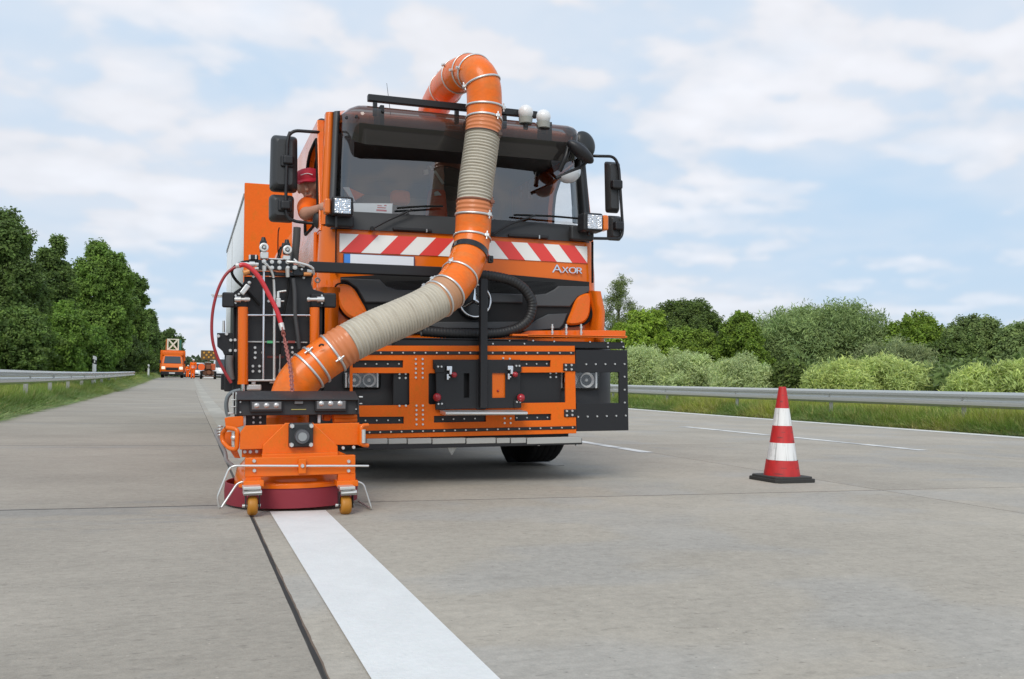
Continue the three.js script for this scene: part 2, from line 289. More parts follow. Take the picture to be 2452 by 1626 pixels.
// ------------------------------------------------------------------ crash barriers
const railProfile = (side) => { // W beam, face towards -x * side
  const pts = [[0.0, 0.155], [-0.028, 0.15], [-0.078, 0.105], [-0.08, 0.06], [-0.03, 0.025], [-0.022, 0], [-0.03, -0.025], [-0.08, -0.06], [-0.078, -0.105], [-0.028, -0.15], [0.0, -0.155]];
  return pts.map(([x, y]) => [x * side, y]);
};
function barrier(name, label, x, side, zs, top, postH) {
  const t = thing(name, label, 'guard rail', [x, rise(zs[0]), zs[0]]);
  const prof = railProfile(side), n = prof.length, th = 0.004 * side;
  for (let k = 0; k + 1 < zs.length; k++) {
    const lap = k % 2 ? 0.004 : 0, pos = [], idx = [];
    const sec = (z, o) => prof.map(([a, b]) => V(x + a + o - lap * side, top(z) - 0.155 + b, z));
    const z0 = zs[k] + 0.12, z1 = zs[k + 1] - 0.12, rings = [sec(z0, 0), sec(z1, 0), sec(z1, th), sec(z0, th), sec(z0, 0)];
    const g = new THREE.BufferGeometry();
    for (const r of rings) for (const p of r) pos.push(...p.toArray());
    for (let i = 0; i < 4; i++) for (let j = 0; j + 1 < n; j++) { const a = i * n + j; idx.push(a, a + 1, a + n, a + 1, a + n + 1, a + n); }
    g.setAttribute('position', new THREE.Float32BufferAttribute(pos, 3)); g.setIndex(idx);
    part(t, numbered('beam'), flat(g.toNonIndexed()), galv);
    const zp = zs[k] - 0.01, c = top(zp) - 0.155;
    const p = part(t, numbered('post'), [bx(x + 0.02 * side, x + 0.032 * side, c - postH, c + 0.13, zp - 0.06, zp + 0.06, 0), bx(x + 0.032 * side, x + 0.12 * side, c - postH, c + 0.13, zp - 0.06, zp - 0.05, 0), bx(x - 0.018 * side, x + 0.02 * side, c - 0.1, c + 0.1, zp - 0.05, zp + 0.05, 0)], galv);
    part(p, 'bolts', [cyl(V(x - 0.045 * side, c, zp), V(x - 0.015 * side, c, zp), 0.022, 0.026, 8)], steel, STUFF);
  }
  return t;
}
const zR = []; for (let z = -2.2; z > -62; z -= 3.96) zR.push(z);
barrier('guard_rail', 'galvanised steel guard rail in front of the silvery bushes on the right', 14.36, 1, zR, (z) => rise(z) + 0.768, 0.75);
const zL = []; for (let z = -8; z > -71; z -= 4) zL.push(z);
barrier('guard_rail', 'galvanised steel guard rail on the left grass verge below the dark trees', -3.5, -1, zL, (z) => rise(z) * 0.62 + 0.81, 0.7);

// ------------------------------------------------------------------ grass
const blade = (() => {
  const R = rng(9), pos = [];
  for (let k = 0; k < 12; k++) {
    const a = R() * 6.28, r = R() * 0.06, h = 0.5 + R() * 0.5, bend = 0.08 + R() * 0.25, w = 0.0035 + R() * 0.003, dx = Math.cos(a), dz = Math.sin(a), bxx = (R() - 0.5) * 0.12, bz = (R() - 0.5) * 0.12;
    const P = (s, t) => [bxx + dx * bend * h * t * t + -dz * w * s * (1 - t * 0.9), h * t * (1 - 0.12 * t), bz + dz * bend * h * t * t + dx * w * s * (1 - t * 0.9)];
    pos.push(...P(-1, 0), ...P(1, 0), ...P(1, 0.5), ...P(-1, 0), ...P(1, 0.5), ...P(-1, 0.5), ...P(-1, 0.5), ...P(1, 0.5), ...P(0, 1));
  }
  const g = new THREE.BufferGeometry(); g.setAttribute('position', new THREE.Float32BufferAttribute(pos, 3)); g.computeVertexNormals(); return g;
})();
function grass(name, label, n, spot, seed) {
  const R = rng(seed), m = new THREE.InstancedMesh(blade, M(1, 1, 1, 0.85, { transmission: 0.25, thickness: 0 }), n), q = new THREE.Matrix4(), c = new THREE.Color();
  for (let i = 0; i < n; i++) {
    const s = spot(R); const e = new THREE.Euler((R() - 0.5) * 0.3, R() * 6.28, (R() - 0.5) * 0.3);
    q.compose(s.p, new THREE.Quaternion().setFromEuler(e), V(s.w, s.h, s.w)); m.setMatrixAt(i, q); m.setColorAt(i, c.setRGB(...s.c));
  }
  m.name = name; tag(m, label, 'grass'); m.userData.kind = 'stuff'; m.castShadow = m.receiveShadow = true; scene.add(m);
}
const grassTone = (R, patch) => { const k = 0.7 + R() * 0.6; return R() < 0.14 + patch * 0.16 ? [0.5 * k, 0.44 * k, 0.16 * k] : [mix(0.2, 0.36, patch) * k, mix(0.32, 0.42, patch) * k, 0.05 * k]; };
grass('grass', 'long yellowish green grass on the right verge under the guard rail', 60000, (R) => { const z = -4 - Math.pow(R(), 1.2) * 55, x = 13.85 + Math.pow(R(), 1.3) * 4.4, p = fbm(x * 1.5, z * 0.6, 51, 3); const e = sstep(13.8, 14.3, x); return { p: V(x, rise(z) - 0.02, z), w: 1.0 + R() * 0.6, h: (0.12 + 0.4 * e) * (0.55 + p * 0.9) * (0.7 + R() * 0.6), c: grassTone(R, sstep(0.35, 0.65, p)) }; }, 21);
grass('grass', 'bright green grass on the left verge below the guard rail', 80000, (R) => { const z = -9 - Math.pow(R(), 1.25) * 100, x0 = ROAD_L + 0.22 * (fbm(z * 1.7, 3, 61, 3) - 0.45), x = x0 - Math.pow(R(), 1.25) * 5, p = fbm(x * 1.3, z * 0.5, 53, 3), e = sstep(0, 0.6, x0 - x), s = z < -40 ? 1.5 : 1; return { p: V(x, rise(z) - 0.02 + 0.05 * sstep(3.6, 8, -x), z), w: (1.0 + R() * 0.7) * s, h: (0.08 + 0.34 * e) * (0.5 + p) * (0.7 + R() * 0.6), c: grassTone(R, sstep(0.45, 0.75, p) * 0.5) }; }, 22);

// ------------------------------------------------------------------ trees and bushes
const UP = V(0, 1, 0);
function leafCluster(seed, n, len, wid) {
  const R = rng(seed), pos = [];
  for (let k = 0; k < n; k++) {
    const c = V(R() - 0.5, R() - 0.5, R() - 0.5).multiplyScalar(1.7), d = V(R() - 0.5, R() * 0.7 - 0.45, R() - 0.5).normalize(), u = V((R() - 0.5) * 0.9, 1, (R() - 0.5) * 0.9).normalize(), s = d.clone().cross(u).normalize(), nn = s.clone().cross(d), L = len * (0.7 + R() * 0.6);
    const P = (a, b, h) => c.clone().addScaledVector(d, a * L).addScaledVector(s, b * wid).addScaledVector(nn, h * wid).toArray();
    const A = P(0, 0, 0), B = P(0.45, 0.5, 0.2), C = P(1, 0, -0.1), D = P(0.45, -0.5, 0.2);
    pos.push(...A, ...B, ...C, ...A, ...C, ...D);
  }
  const g = new THREE.BufferGeometry(); g.setAttribute('position', new THREE.Float32BufferAttribute(pos, 3)); g.computeVertexNormals(); return g;
}
const leafBroad = leafCluster(3, 9, 0.75, 0.5), leafSlim = leafCluster(4, 13, 0.85, 0.2);
const barkM = M(0.07, 0.055, 0.04, 0.95), leafM = M(1, 1, 1, 0.9, { transmission: 0.38, thickness: 0, specularIntensity: 0.6 });
// x, z: foot; h: height; r: crown half width; lo: crown's lowest point as a share of h
function tree(name, label, category, o, group) {
  const { x, z, h, r, lo = 0.18, n = 3200, clumps = 26, col, leaf = leafBroad, size = 0.2, seed, fill = 0.5, trunk = 0.035 * h, tip = 0, shoots = 0.34, reach = 1.05, y = rise(z) } = o;
  const R = rng(seed), t = thing(name, label, category, [x, y - 0.05, z], false, group);
  const cy = h * (lo + 1) / 2, ry = h * (1 - lo) / 2, cl = [];
  for (let k = 0; k < clumps; k++) {
    const a = k * 2.39996 + R() * 0.8, v = 1 - 2 * (k + 0.5) / clumps, rr = Math.sqrt(1 - v * v), q = 0.45 + 0.45 * R(), taper = 1 - tip * Math.max(0, v);
    const cr2 = r * (0.2 + 0.26 * R()) * (1 - tip * 0.4 * Math.max(0, v));
    cl.push({ sh: Array.from({ length: 9 }, () => V(R() - 0.5, R() * 0.9 - 0.15, R() - 0.5).normalize()), p: V(Math.cos(a) * rr * r * q * taper, cy + v * (ry - cr2 * 0.8) * (0.86 + 0.22 * R()), Math.sin(a) * rr * r * q * taper), r: cr2, k: 0.9 + R() * 0.2, w: R() });
  }
  // trunk and limbs
  const g = [cyl(V(x, y - 0.1, z), V(x + (R() - 0.5) * r * 0.1, y + h * 0.5, z), trunk, trunk * 0.55, 9), cyl(V(x, y + h * 0.49, z), V(x + (R() - 0.5) * r * 0.3, y + h * 0.88, z + (R() - 0.5) * r * 0.3), trunk * 0.55, trunk * 0.15, 7)];
  for (const c of cl) { const f = clamp(c.p.y / h - 0.22, 0.12, 0.7), b = V(x, y + f * h, z), e = V(x + c.p.x, y + c.p.y, z + c.p.z), m = b.clone().lerp(e, 0.5).add(V(0, -0.04 * h, 0)); g.push(cyl(b, m, trunk * 0.3, trunk * 0.2, 5), cyl(m, e, trunk * 0.2, trunk * 0.05, 5)); }
  part(t, 'trunk', g, barkM);
  const im = new THREE.InstancedMesh(leaf, leafM, n), q = new THREE.Matrix4(), c3 = new THREE.Color();
  const tot = cl.reduce((s, c) => s + c.r ** 2, 0);
  let i = 0;
  cl.forEach((c, ci) => {
    const m = ci === cl.length - 1 ? n - i : Math.min(n - i, Math.round(n * c.r ** 2 / tot));
    for (let k = 0; k < m; k++, i++) {
      const d = V(R() - 0.5, R() - 0.42, R() - 0.5).normalize(), f = R() < fill ? 0.85 + 0.3 * R() : Math.cbrt(R()) * 0.95, lump = 0.78 + 0.45 * noise2(d.x * 2.2 + ci * 9, d.y * 2.2 + d.z * 1.7, seed);
      const shoot = R() < shoots, ax = c.sh[Math.floor(R() * 9)], st = 0.35 + reach * R(), p = shoot ? c.p.clone().addScaledVector(ax, c.r * st).add(d.clone().multiplyScalar(c.r * 0.16 * (1.5 - st * 0.7))).add(V(0, -0.1 * c.r * st * st, 0)) : c.p.clone().addScaledVector(d, c.r * f * lump), s = size * (0.6 + R() * 0.8);
      q.compose(p, new THREE.Quaternion().setFromUnitVectors(UP, V(d.x * 0.9 + (R() - 0.5) * 0.9, d.y * 0.7 + 0.55, d.z * 0.9 + (R() - 0.5) * 0.9).normalize()).multiply(new THREE.Quaternion().setFromAxisAngle(UP, R() * 6.28)), V(s, s, s)); im.setMatrixAt(i, q);
      const tone = c.k * (0.72 + R() * 0.56), young = R() * 0.7;
      im.setColorAt(i, c3.setRGB(col[0] * tone * (1 + young * 0.45), col[1] * tone * (1 + young * 0.25), col[2] * tone));
    }
  });
  im.name = 'crown'; im.userData.kind = 'stuff'; im.castShadow = im.receiveShadow = true; im.position.y = 0.05; t.add(im);
  return t;
}
// as seen: centre, half width and top in pixels, at the depth z
const seen = (px, hw, py, z) => { const x = wx(px, z), y = rise(z); return { x, z, h: wat(px, py, z).y - y, r: Math.abs(wat(px + hw, 900, z).x - wat(px - hw, 900, z).x) / 2 }; };
const G = { dark: [0.115, 0.185, 0.04], light: [0.26, 0.4, 0.045], grey: [0.23, 0.33, 0.125], silver: [0.46, 0.57, 0.29], left: [0.115, 0.195, 0.044], leftLight: [0.16, 0.28, 0.048] };
const T = (label, px, hw, py, z, col, seed, more = {}) => tree('tree', label, 'tree', { ...seen(px, hw, py, z), col, seed, ...more });
const B = (label, px, hw, py, z, col, seed, more = {}) => tree('bush', label, 'bush', { ...seen(px, hw * (px > 1000 ? 0.88 : 1), py + (px > 1000 ? 14 : 0), z), col, seed, lo: 0.0, trunk: 0.03, shoots: 0.58, reach: 1.5, n: 5500, clumps: 36, leaf: leafSlim, size: 0.15, ...more });
// right side, far row
T('thin airy tree with sky showing through, just right of the truck cab', 1478, 62, 668, -44, [0.16, 0.22, 0.07], 101, { n: 1900, clumps: 26, size: 0.15, fill: 0.1, lo: 0.1, tip: 0.3, shoots: 0.85, leaf: leafSlim, trunk: 0.09 });
T('yellow green bushy tree beside the truck, in front of the dark oak', 1535, 70, 742, -40, G.light, 102, { n: 9000, size: 0.17, lo: 0.05 });
T('dark rounded tree standing behind the yellow green one', 1645, 84, 716, -50, G.dark, 103, { n: 9000, size: 0.17, lo: 0.1, clumps: 34 });
T('low yellow green tree right of centre below the dark rounded crown', 1655, 70, 795, -42, [0.19, 0.3, 0.036], 104, { n: 7000, size: 0.16, lo: 0.05 });
T('pointed light green tree left of the big round grey green one', 1772, 56, 748, -40, [0.17, 0.28, 0.032], 105, { n: 8000, size: 0.16, lo: 0.04, tip: 0.55 });
T('largest tree on the right, a broad grey green dome above the cone', 1958, 134, 744, -42, G.grey, 106, { n: 14000, clumps: 80, lo: 0.06, size: 0.27, leaf: leafSlim });
T('bright green pointed tree right of the grey green dome', 2190, 92, 754, -38, [0.18, 0.29, 0.03], 107, { n: 9000, size: 0.15, lo: 0.06, tip: 0.5 });
T('tall grey green tree near the right edge of the view', 2340, 68, 756, -33, [0.19, 0.28, 0.085], 108, { n: 9000, size: 0.14, lo: 0.1, clumps: 30 });
T('smaller grey green tree cut by the right edge of the view', 2425, 56, 778, -31, [0.2, 0.29, 0.1], 109, { n: 7000, size: 0.14, lo: 0.1 });
T('shaded dark tree low between the pointed green tree and the tall grey one', 2262, 60, 822, -32, G.dark, 110, { n: 6000, size: 0.15, lo: 0.02 });
// right side, bushes behind the barrier
B('silvery bush nearest the truck, touching the black frame in view', 1535, 68, 828, -33, G.silver, 121);
B('silvery bush second from the truck above the guard rail', 1640, 64, 842, -30, G.silver, 122);
B('silvery bush left of the traffic cone above the guard rail', 1772, 66, 852, -27, G.silver, 123);
B('narrow dark green bush directly behind the tip of the cone', 1890, 34, 858, -26, [0.14, 0.21, 0.05], 124, { leaf: leafBroad });
B('pale yellow green bush just right of the cone', 2005, 70, 868, -21, [0.48, 0.6, 0.22], 125);
B('pale yellow green bush farther right of the cone, under the pointed tree', 2120, 74, 856, -21, [0.48, 0.6, 0.23], 126);
B('taller grey green bush behind the two pale ones', 2140, 90, 822, -26, [0.26, 0.33, 0.16], 127);
B('pale silvery bush second from the right edge above the guard rail', 2352, 62, 886, -17, [0.48, 0.6, 0.22], 128);
B('pale silvery bush at the right edge above the guard rail', 2445, 66, 866, -16.5, [0.46, 0.58, 0.21], 129);
// left side
T('tallest dark tree at the left edge with thin upper twigs', -28, 108, 503, -38, G.left, 141, { n: 15000, clumps: 60, lo: 0.06, fill: 0.4, size: 0.15 });
T('feathery dark tree between the left edge and the big round tree', 118, 56, 578, -52, G.left, 142, { shoots: 0.6, n: 6500, clumps: 44, lo: 0.05, fill: 0.3, size: 0.18 });
T('big rounded green tree in the middle of the left row', 232, 80, 586, -74, G.leftLight, 143, { n: 15000, clumps: 64, lo: 0.06, size: 0.24 });
T('dark tree sloping towards the road at the right end of the left row', 298, 56, 650, -104, [0.13, 0.23, 0.045], 144, { n: 11000, clumps: 50, lo: 0.03, size: 0.32 });
T('lower dark tree beside the orange van on the left', 345, 30, 742, -140, [0.115, 0.2, 0.045], 145, { n: 5000, lo: 0.03, size: 0.4 });
T('far round tree behind the orange van', 398, 40, 790, -190, [0.1, 0.17, 0.04], 146, { n: 4600, lo: 0.05, size: 0.5 });
B('light green bush in front of the big rounded tree on the left', 150, 56, 735, -46, [0.17, 0.3, 0.048], 147, { leaf: leafBroad, n: 6500, size: 0.16 });
B('dark bush at the left edge behind the guard rail', 40, 86, 745, -36, [0.13, 0.22, 0.048], 148, { leaf: leafBroad, n: 8000, size: 0.14 });
B('low green bush behind the delineator post on the left', 215, 52, 790, -62, [0.14, 0.26, 0.042], 149, { leaf: leafBroad, n: 5000, size: 0.2 });
B('dark bush right of the delineator post on the left', 285, 50, 800, -88, [0.08, 0.14, 0.032], 150, { leaf: leafBroad, n: 5000, size: 0.26 });
// far wood and undergrowth that reads as one mass
{
  const R = rng(77), n = 9000, im = new THREE.InstancedMesh(leafBroad, leafM, n), q = new THREE.Matrix4(), c = new THREE.Color();
  for (let i = 0; i < n; i++) { const x = -60 + R() * 190, b = noise2(x / 9, 0, 5) * 4 + noise2(x / 3, 4, 6) * 1.6, y = Math.pow(R(), 0.8) * (3.2 + b), s = 1.4 + R(); q.compose(V(x, 0.7 + y, -330 - R() * 14), new THREE.Quaternion().setFromEuler(new THREE.Euler(R() * 6, R() * 6, 0)), V(s, s, s)); im.setMatrixAt(i, q); const k = 0.7 + R() * 0.5; im.setColorAt(i, c.setRGB(0.09 * k, 0.13 * k, 0.06 * k)); }
  im.name = 'far_wood'; tag(im, 'far hazy line of trees where the road ends', 'wood'); im.userData.kind = 'stuff'; scene.add(im);
  const n2 = 26000, um = new THREE.InstancedMesh(leafBroad, leafM, n2);
  for (let i = 0; i < n2; i++) { const left = i % 2, z = left ? -16 - R() * 100 : -14 - R() * 50, x = left ? -5.9 - R() * 5 : 19 + R() * 1.5 + Math.max(0, -z - 20) * 0.3 + R() * 4, y = Math.pow(R(), 1.4) * (left ? 2.2 + 1.2 * noise2(z / 3, x / 3, 8) : 0.8 + 1.2 * noise2(z / 2, x / 2, 9)), s = 0.2 + R() * 0.18; q.compose(V(x, rise(z) + y, z), new THREE.Quaternion().setFromEuler(new THREE.Euler(R() * 6, R() * 6, 0)), V(s, s, s)); um.setMatrixAt(i, q); const k = 0.6 + R() * 0.6; um.setColorAt(i, left ? c.setRGB(0.12 * k, 0.205 * k, 0.045 * k) : c.setRGB(0.21 * k, 0.3 * k, 0.09 * k)); }
  um.name = 'undergrowth'; tag(um, 'dark undergrowth filling the gaps between the trees', 'undergrowth'); um.userData.kind = 'stuff'; scene.add(um);
}

// ------------------------------------------------------------------ the truck
const ZC = -6.65, ZF = -6.42, AX = -7.97;            // cab front, mounting frame, front axle
const truck = thing('truck', 'orange road maintenance truck with red and white striped front and roof bar', 'truck', [2.0, 0, AX], true);
// outline of the cab seen from above: up the left side, round the corner, across the bowed front, back down the right
function plan(y, x0, x1, zf, zb, rc = 0.14, bow = 0.035, onlyFront = false) {
  const p = [], q = 7;
  if (!onlyFront) p.push(V(x0, y, zb), V(x0, y, mix(zb, zf, 0.5)));
  for (let i = 0; i <= q; i++) { const a = Math.PI - i / q * Math.PI / 2; p.push(V(x0 + rc + Math.cos(a) * rc, y, zf - rc - bow + Math.sin(a) * rc)); }
  for (let i = 1; i < 10; i++) { const t = i / 10; p.push(V(mix(x0 + rc, x1 - rc, t), y, zf - bow + bow * (1 - (2 * t - 1) ** 2))); }
  for (let i = 0; i <= q; i++) { const a = Math.PI / 2 - i / q * Math.PI / 2; p.push(V(x1 - rc + Math.cos(a) * rc, y, zf - rc - bow + Math.sin(a) * rc)); }
  if (!onlyFront) p.push(V(x1, y, mix(zb, zf, 0.5)), V(x1, y, zb));
  return p;
}
const open = (rings) => loft(rings, false, false);
{
  const body = part(truck, 'cab_body', [loft([plan(0.72, 0.9, 3.1, ZC - 0.02, -8.7), plan(1.2, 0.885, 3.115, ZC, -8.7), plan(1.6, 0.89, 3.11, ZC, -8.7), plan(1.88, 0.905, 3.095, ZC - 0.012, -8.7)], true, false), bx(0.9, 3.1, 0.7, 1.9, -8.72, -8.7, 0)], orange);
  each(body, 'panel_gap', [bx(0.998, 1.004, 1.53, 1.86, ZC - 0.03, ZC + 0.0015, 0), bx(3.03, 3.036, 1.53, 1.86, ZC - 0.03, ZC + 0.0005, 0)], rubber);
  // side deflectors at the cab corners
  part(truck, 'corner_deflector', loft([[0.86, 1.0, -6.75], [0.855, 1.25, -6.7], [0.862, 1.42, -6.68]].map(([x, y, z]) => [V(x, y, z - 0.5), V(x, y, z), V(x + 0.05, y, z + 0.08), V(x + 0.16, y, z + 0.1), V(x + 0.16, y, z - 0.5)])), orange);
  part(truck, 'corner_deflector', loft([[3.145, 1.06, -6.72], [3.14, 1.3, -6.69], [3.1, 1.46, -6.68]].map(([x, y, z]) => [V(x, y, z - 0.5), V(x, y, z), V(x - 0.02, y, z + 0.07), V(x - 0.12, y, z + 0.1), V(x - 0.12, y, z - 0.5)])), orange);
  // black cowl under the windscreen
  const cowl = part(truck, 'cowl', open([plan(1.855, 0.93, 3.07, ZC + 0.006, -8, 0.13, 0.035, true), plan(1.93, 0.935, 3.065, ZC - 0.008, -8, 0.13, 0.035, true), plan(1.995, 0.95, 3.05, ZC - 0.04, -8, 0.13, 0.035, true)]), darkPlastic);
  each(cowl, 'grab_step', [face(Z5, 690, 72, 980, 112, ZC + 0.02, 0.05, 0.008), face(Z5, 1550, 120, 1850, 160, ZC + 0.02, 0.05, 0.008)], blackPaint);
  each(cowl, 'washer_nozzle', [face(Z5, 936, 88, 944, 112, ZC + 0.03, 0.02, 0), face(Z5, 1776, 134, 1784, 160, ZC + 0.03, 0.02, 0)], steel);
  part(truck, 'windscreen', open([plan(1.98, 0.99, 3.01, ZC - 0.045, -8, 0.11, 0.04, true), plan(2.35, 1.01, 2.99, ZC - 0.066, -8, 0.11, 0.04, true), plan(2.74, 1.04, 2.96, ZC - 0.09, -8, 0.11, 0.04, true)]), windGlass);
  const pil = (s, x0, x1, za, zb, top, m, name) => { const X = (x) => s < 0 ? x : 4 - x; part(truck, name, loft([[X(x0), 1.9, za, 0], [X(x0 + 0.045), top, zb, 0]].map(([x, y, z]) => { const w = (x1 - x0) * (s < 0 ? 1 : -1); return [V(x, y, z - 0.1), V(x, y, z - 0.02), V(x + w * 0.3, y, z), V(x + w, y, z + 0.012), V(x + w, y, z - 0.1)]; })), m); };
  pil(-1, 0.905, 0.965, ZC - 0.13, ZC - 0.21, 2.76, orange, 'pillar'); pil(1, 0.905, 0.965, ZC - 0.13, ZC - 0.21, 2.76, blackPaint, 'pillar');
  pil(-1, 0.958, 1.0, ZC - 0.085, ZC - 0.17, 2.76, greyPlastic, 'pillar_trim'); pil(1, 0.958, 1.0, ZC - 0.085, ZC - 0.17, 2.76, darkPlastic, 'pillar_trim');
  part(truck, 'roof', loft([plan(2.68, 0.95, 3.05, ZC - 0.14, -8.7), plan(2.75, 0.965, 3.035, ZC - 0.17, -8.68), plan(2.82, 1.02, 2.98, ZC - 0.3, -8.6), plan(2.86, 1.2, 2.8, ZC - 0.55, -8.4)]), orange);
  part(truck, 'rear_wall', bx(0.93, 3.07, 1.88, 2.7, -8.7, -8.66, 0.01), orange);
  // doors with window openings
  const side = (x, m, name, glazed) => {
    const q = (l) => l.map(([z, y]) => new THREE.Vector2(z, y));
    const hole = [[-6.87, 1.95], [-7.66, 1.95], [-7.66, 2.28], [-7.62, 2.42], [-7.52, 2.52], [-7.38, 2.57], [-7.1, 2.585], [-6.99, 2.57]];
    const g = new THREE.ExtrudeGeometry(Object.assign(new THREE.Shape(q([[-6.79, 1.86], [-8.7, 1.86], [-8.7, 2.72], [-6.99, 2.72]])), { holes: [new THREE.Path(q(hole))] }), { depth: 0.04, bevelEnabled: true, bevelThickness: 0.006, bevelSize: 0.006, bevelSegments: 2 });
    g.rotateY(-Math.PI / 2);                       // shape x (=z) ... depth along -x
    g.translate(x + 0.02, 0, 0);
    const d = part(truck, name, g, m);
    const hp = hole.map(([z, y]) => V(x - (x < 2 ? 0.026 : -0.026), y, z));
    part(d, 'window_seal', new THREE.TubeGeometry(new THREE.CatmullRomCurve3(hp.concat(), true, 'catmullrom', 0.1), 60, 0.013, 6, true), rubber);
    if (glazed) part(d, 'window', new THREE.ShapeGeometry(new THREE.Shape(q(hole))).rotateY(-Math.PI / 2).translate(x, 0, 0), clearGlass);
    return d;
  };
  const dl = side(0.925, orange, 'door', false), dr = side(3.075, orange, 'door', true);
  part(dl, 'door_panel', bx(0.872, 0.9, 1.12, 1.86, -8.0, -6.9, 0.012, 2), orange); part(dr, 'door_panel', bx(3.1, 3.128, 1.12, 1.86, -8.0, -6.9, 0.012, 2), orange);
  part(dl, 'door_handle', bx(0.845, 0.872, 1.66, 1.7, -7.9, -7.7, 0.01), blackPaint);
  part(dl, 'marker_lamp', new THREE.SphereGeometry(0.045, 14, 10).scale(0.9, 0.8, 1.1).translate(0.95, 2.735, -7.1), blackGloss);
  // inside the cab
  const inside = part(truck, 'cab_interior', [bx(0.97, 3.03, 1.2, 1.25, -8.6, -6.8, 0), bx(0.97, 3.03, 1.25, 2.64, -8.65, -8.6, 0), bx(0.98, 3.02, 2.64, 2.66, -8.6, -7.05, 0), bx(0.955, 0.965, 1.25, 1.93, -8.6, -6.8, 0), bx(3.035, 3.045, 1.25, 1.93, -8.6, -6.8, 0)], M(0.11, 0.11, 0.115, 0.8));
  part(inside, 'dashboard', loft([[1.3, -6.8, -7.25], [1.8, -6.74, -7.3], [1.97, -6.76, -7.22], [1.985, -6.78, -7.1]].map(([y, a, b]) => [V(0.99, y, b), V(0.99, y, a), V(3.01, y, a), V(3.01, y, b)])), M(0.035, 0.036, 0.04, 0.7));
  part(inside, 'rear_window', bx(1.35, 2.65, 2.1, 2.5, -8.6, -8.594, 0), M(0.25, 0.28, 0.3, 0.1));
  for (const x of [1.0, 2.35]) { const s = part(truck, 'seat', [bx(x + 0.12, x + 0.6, 1.45, 1.62, -8.3, -7.75, 0.05, 2), bx(x + 0.12, x + 0.6, 1.55, 2.25, -8.45, -8.3, 0.05, 2)], M(0.03, 0.03, 0.035, 0.9)); part(s, 'headrest', bx(x + 0.22, x + 0.5, 2.27, 2.5, -8.44, -8.34, 0.04, 2), M(0.03, 0.03, 0.035, 0.9)); }
  part(truck, 'vest', face(Z3, 1378, 1068, 1588, 1243, -7.6, 0.12, 0.04, 2), hiVis);
  part(truck, 'jacket', [plate(Z3, [[905, 1055], [1075, 1135], [1010, 1175], [965, 1205]], -7.3, 0.05, [], 0.008)], hiVis);
  part(truck, 'reflective_stripe', plate(Z3, [[835, 1050], [905, 1052], [975, 1210], [950, 1215]], -7.24, 0.02), reflWhite);
  part(truck, 'steering_wheel', [new THREE.TorusGeometry(0.21, 0.016, 8, 30).rotateX(-1.0).translate(1.45, 2.0, -7.4), cyl(V(1.45, 1.75, -7.25), V(1.45, 1.99, -7.39), 0.03, 0.03, 8)], blackPaint);
  part(truck, 'inner_pillar_trim', loft([[[1379, 532], [1404, 536]], [[1370, 400], [1390, 402]]].map(([p, q]) => { const A = at(...p, -6.84), B = at(...q, -6.84); return [A, B, V(B.x, B.y, -6.9), V(A.x, A.y, -6.9)]; })), M(0.36, 0.37, 0.38, 0.6));
  part(truck, 'grab_handle', bar([Z4(1262, 1355, -6.86), Z4(1255, 1240, -6.86), Z4(1280, 1190, -6.88)], 0.012, 0.03), M(0.3, 0.31, 0.32, 0.6));
}
// smoked sun visor across the top of the windscreen
{
  const x0 = 1.05, x1 = 2.93, prof = [[2.44, -6.475], [2.5, -6.452], [2.58, -6.435], [2.64, -6.43], [2.69, -6.45], [2.725, -6.5], [2.745, -6.58], [2.752, -6.7]].map(([y, z]) => [0.735 + (y - 0.735) * 1.0156, z - 0.1]);
  const ends = (t) => Math.min(t, 1 - t) * (x1 - x0);
  const rings = [];
  for (let i = 0; i <= 40; i++) { const t = i / 40, x = mix(x0, x1, t), e = clamp(1 - ends(t) / 0.14, 0, 1); rings.push(prof.map(([y, z], k) => V(x, y + (k < 3 ? 0.1 * e * e * (3 - k) / 3 : 0) - (k > 4 ? 0.03 * e * e : 0), z - 0.2 * e * e * e))); }
  const inner = rings.map((r) => r.map((p) => V(p.x, p.y - 0.003, p.z - 0.006)));
  const v = part(truck, 'sun_visor', [open(rings)], visorGlass);
  void inner;
  part(v, 'lower_band', open(rings.filter((_, i) => i > 1 && i < 39).map((r) => r.slice(0, 3).map((p) => V(p.x, p.y, p.z - 0.008)))), M(0.006, 0.006, 0.006, 0.6));
  each(v, 'bracket', [1.3, 2.0, 2.62].map((x) => bx(x, x + 0.03, 2.54, 2.765, -6.82, -6.57, 0.005)), blackPaint);
  part(v, 'bolts', [[875, 285], [985, 275], [1275, 210]].map(([u, w]) => bolt(Z3(u, w, -6.54), 0.014, 0.012)), blackPaint, STUFF);
}
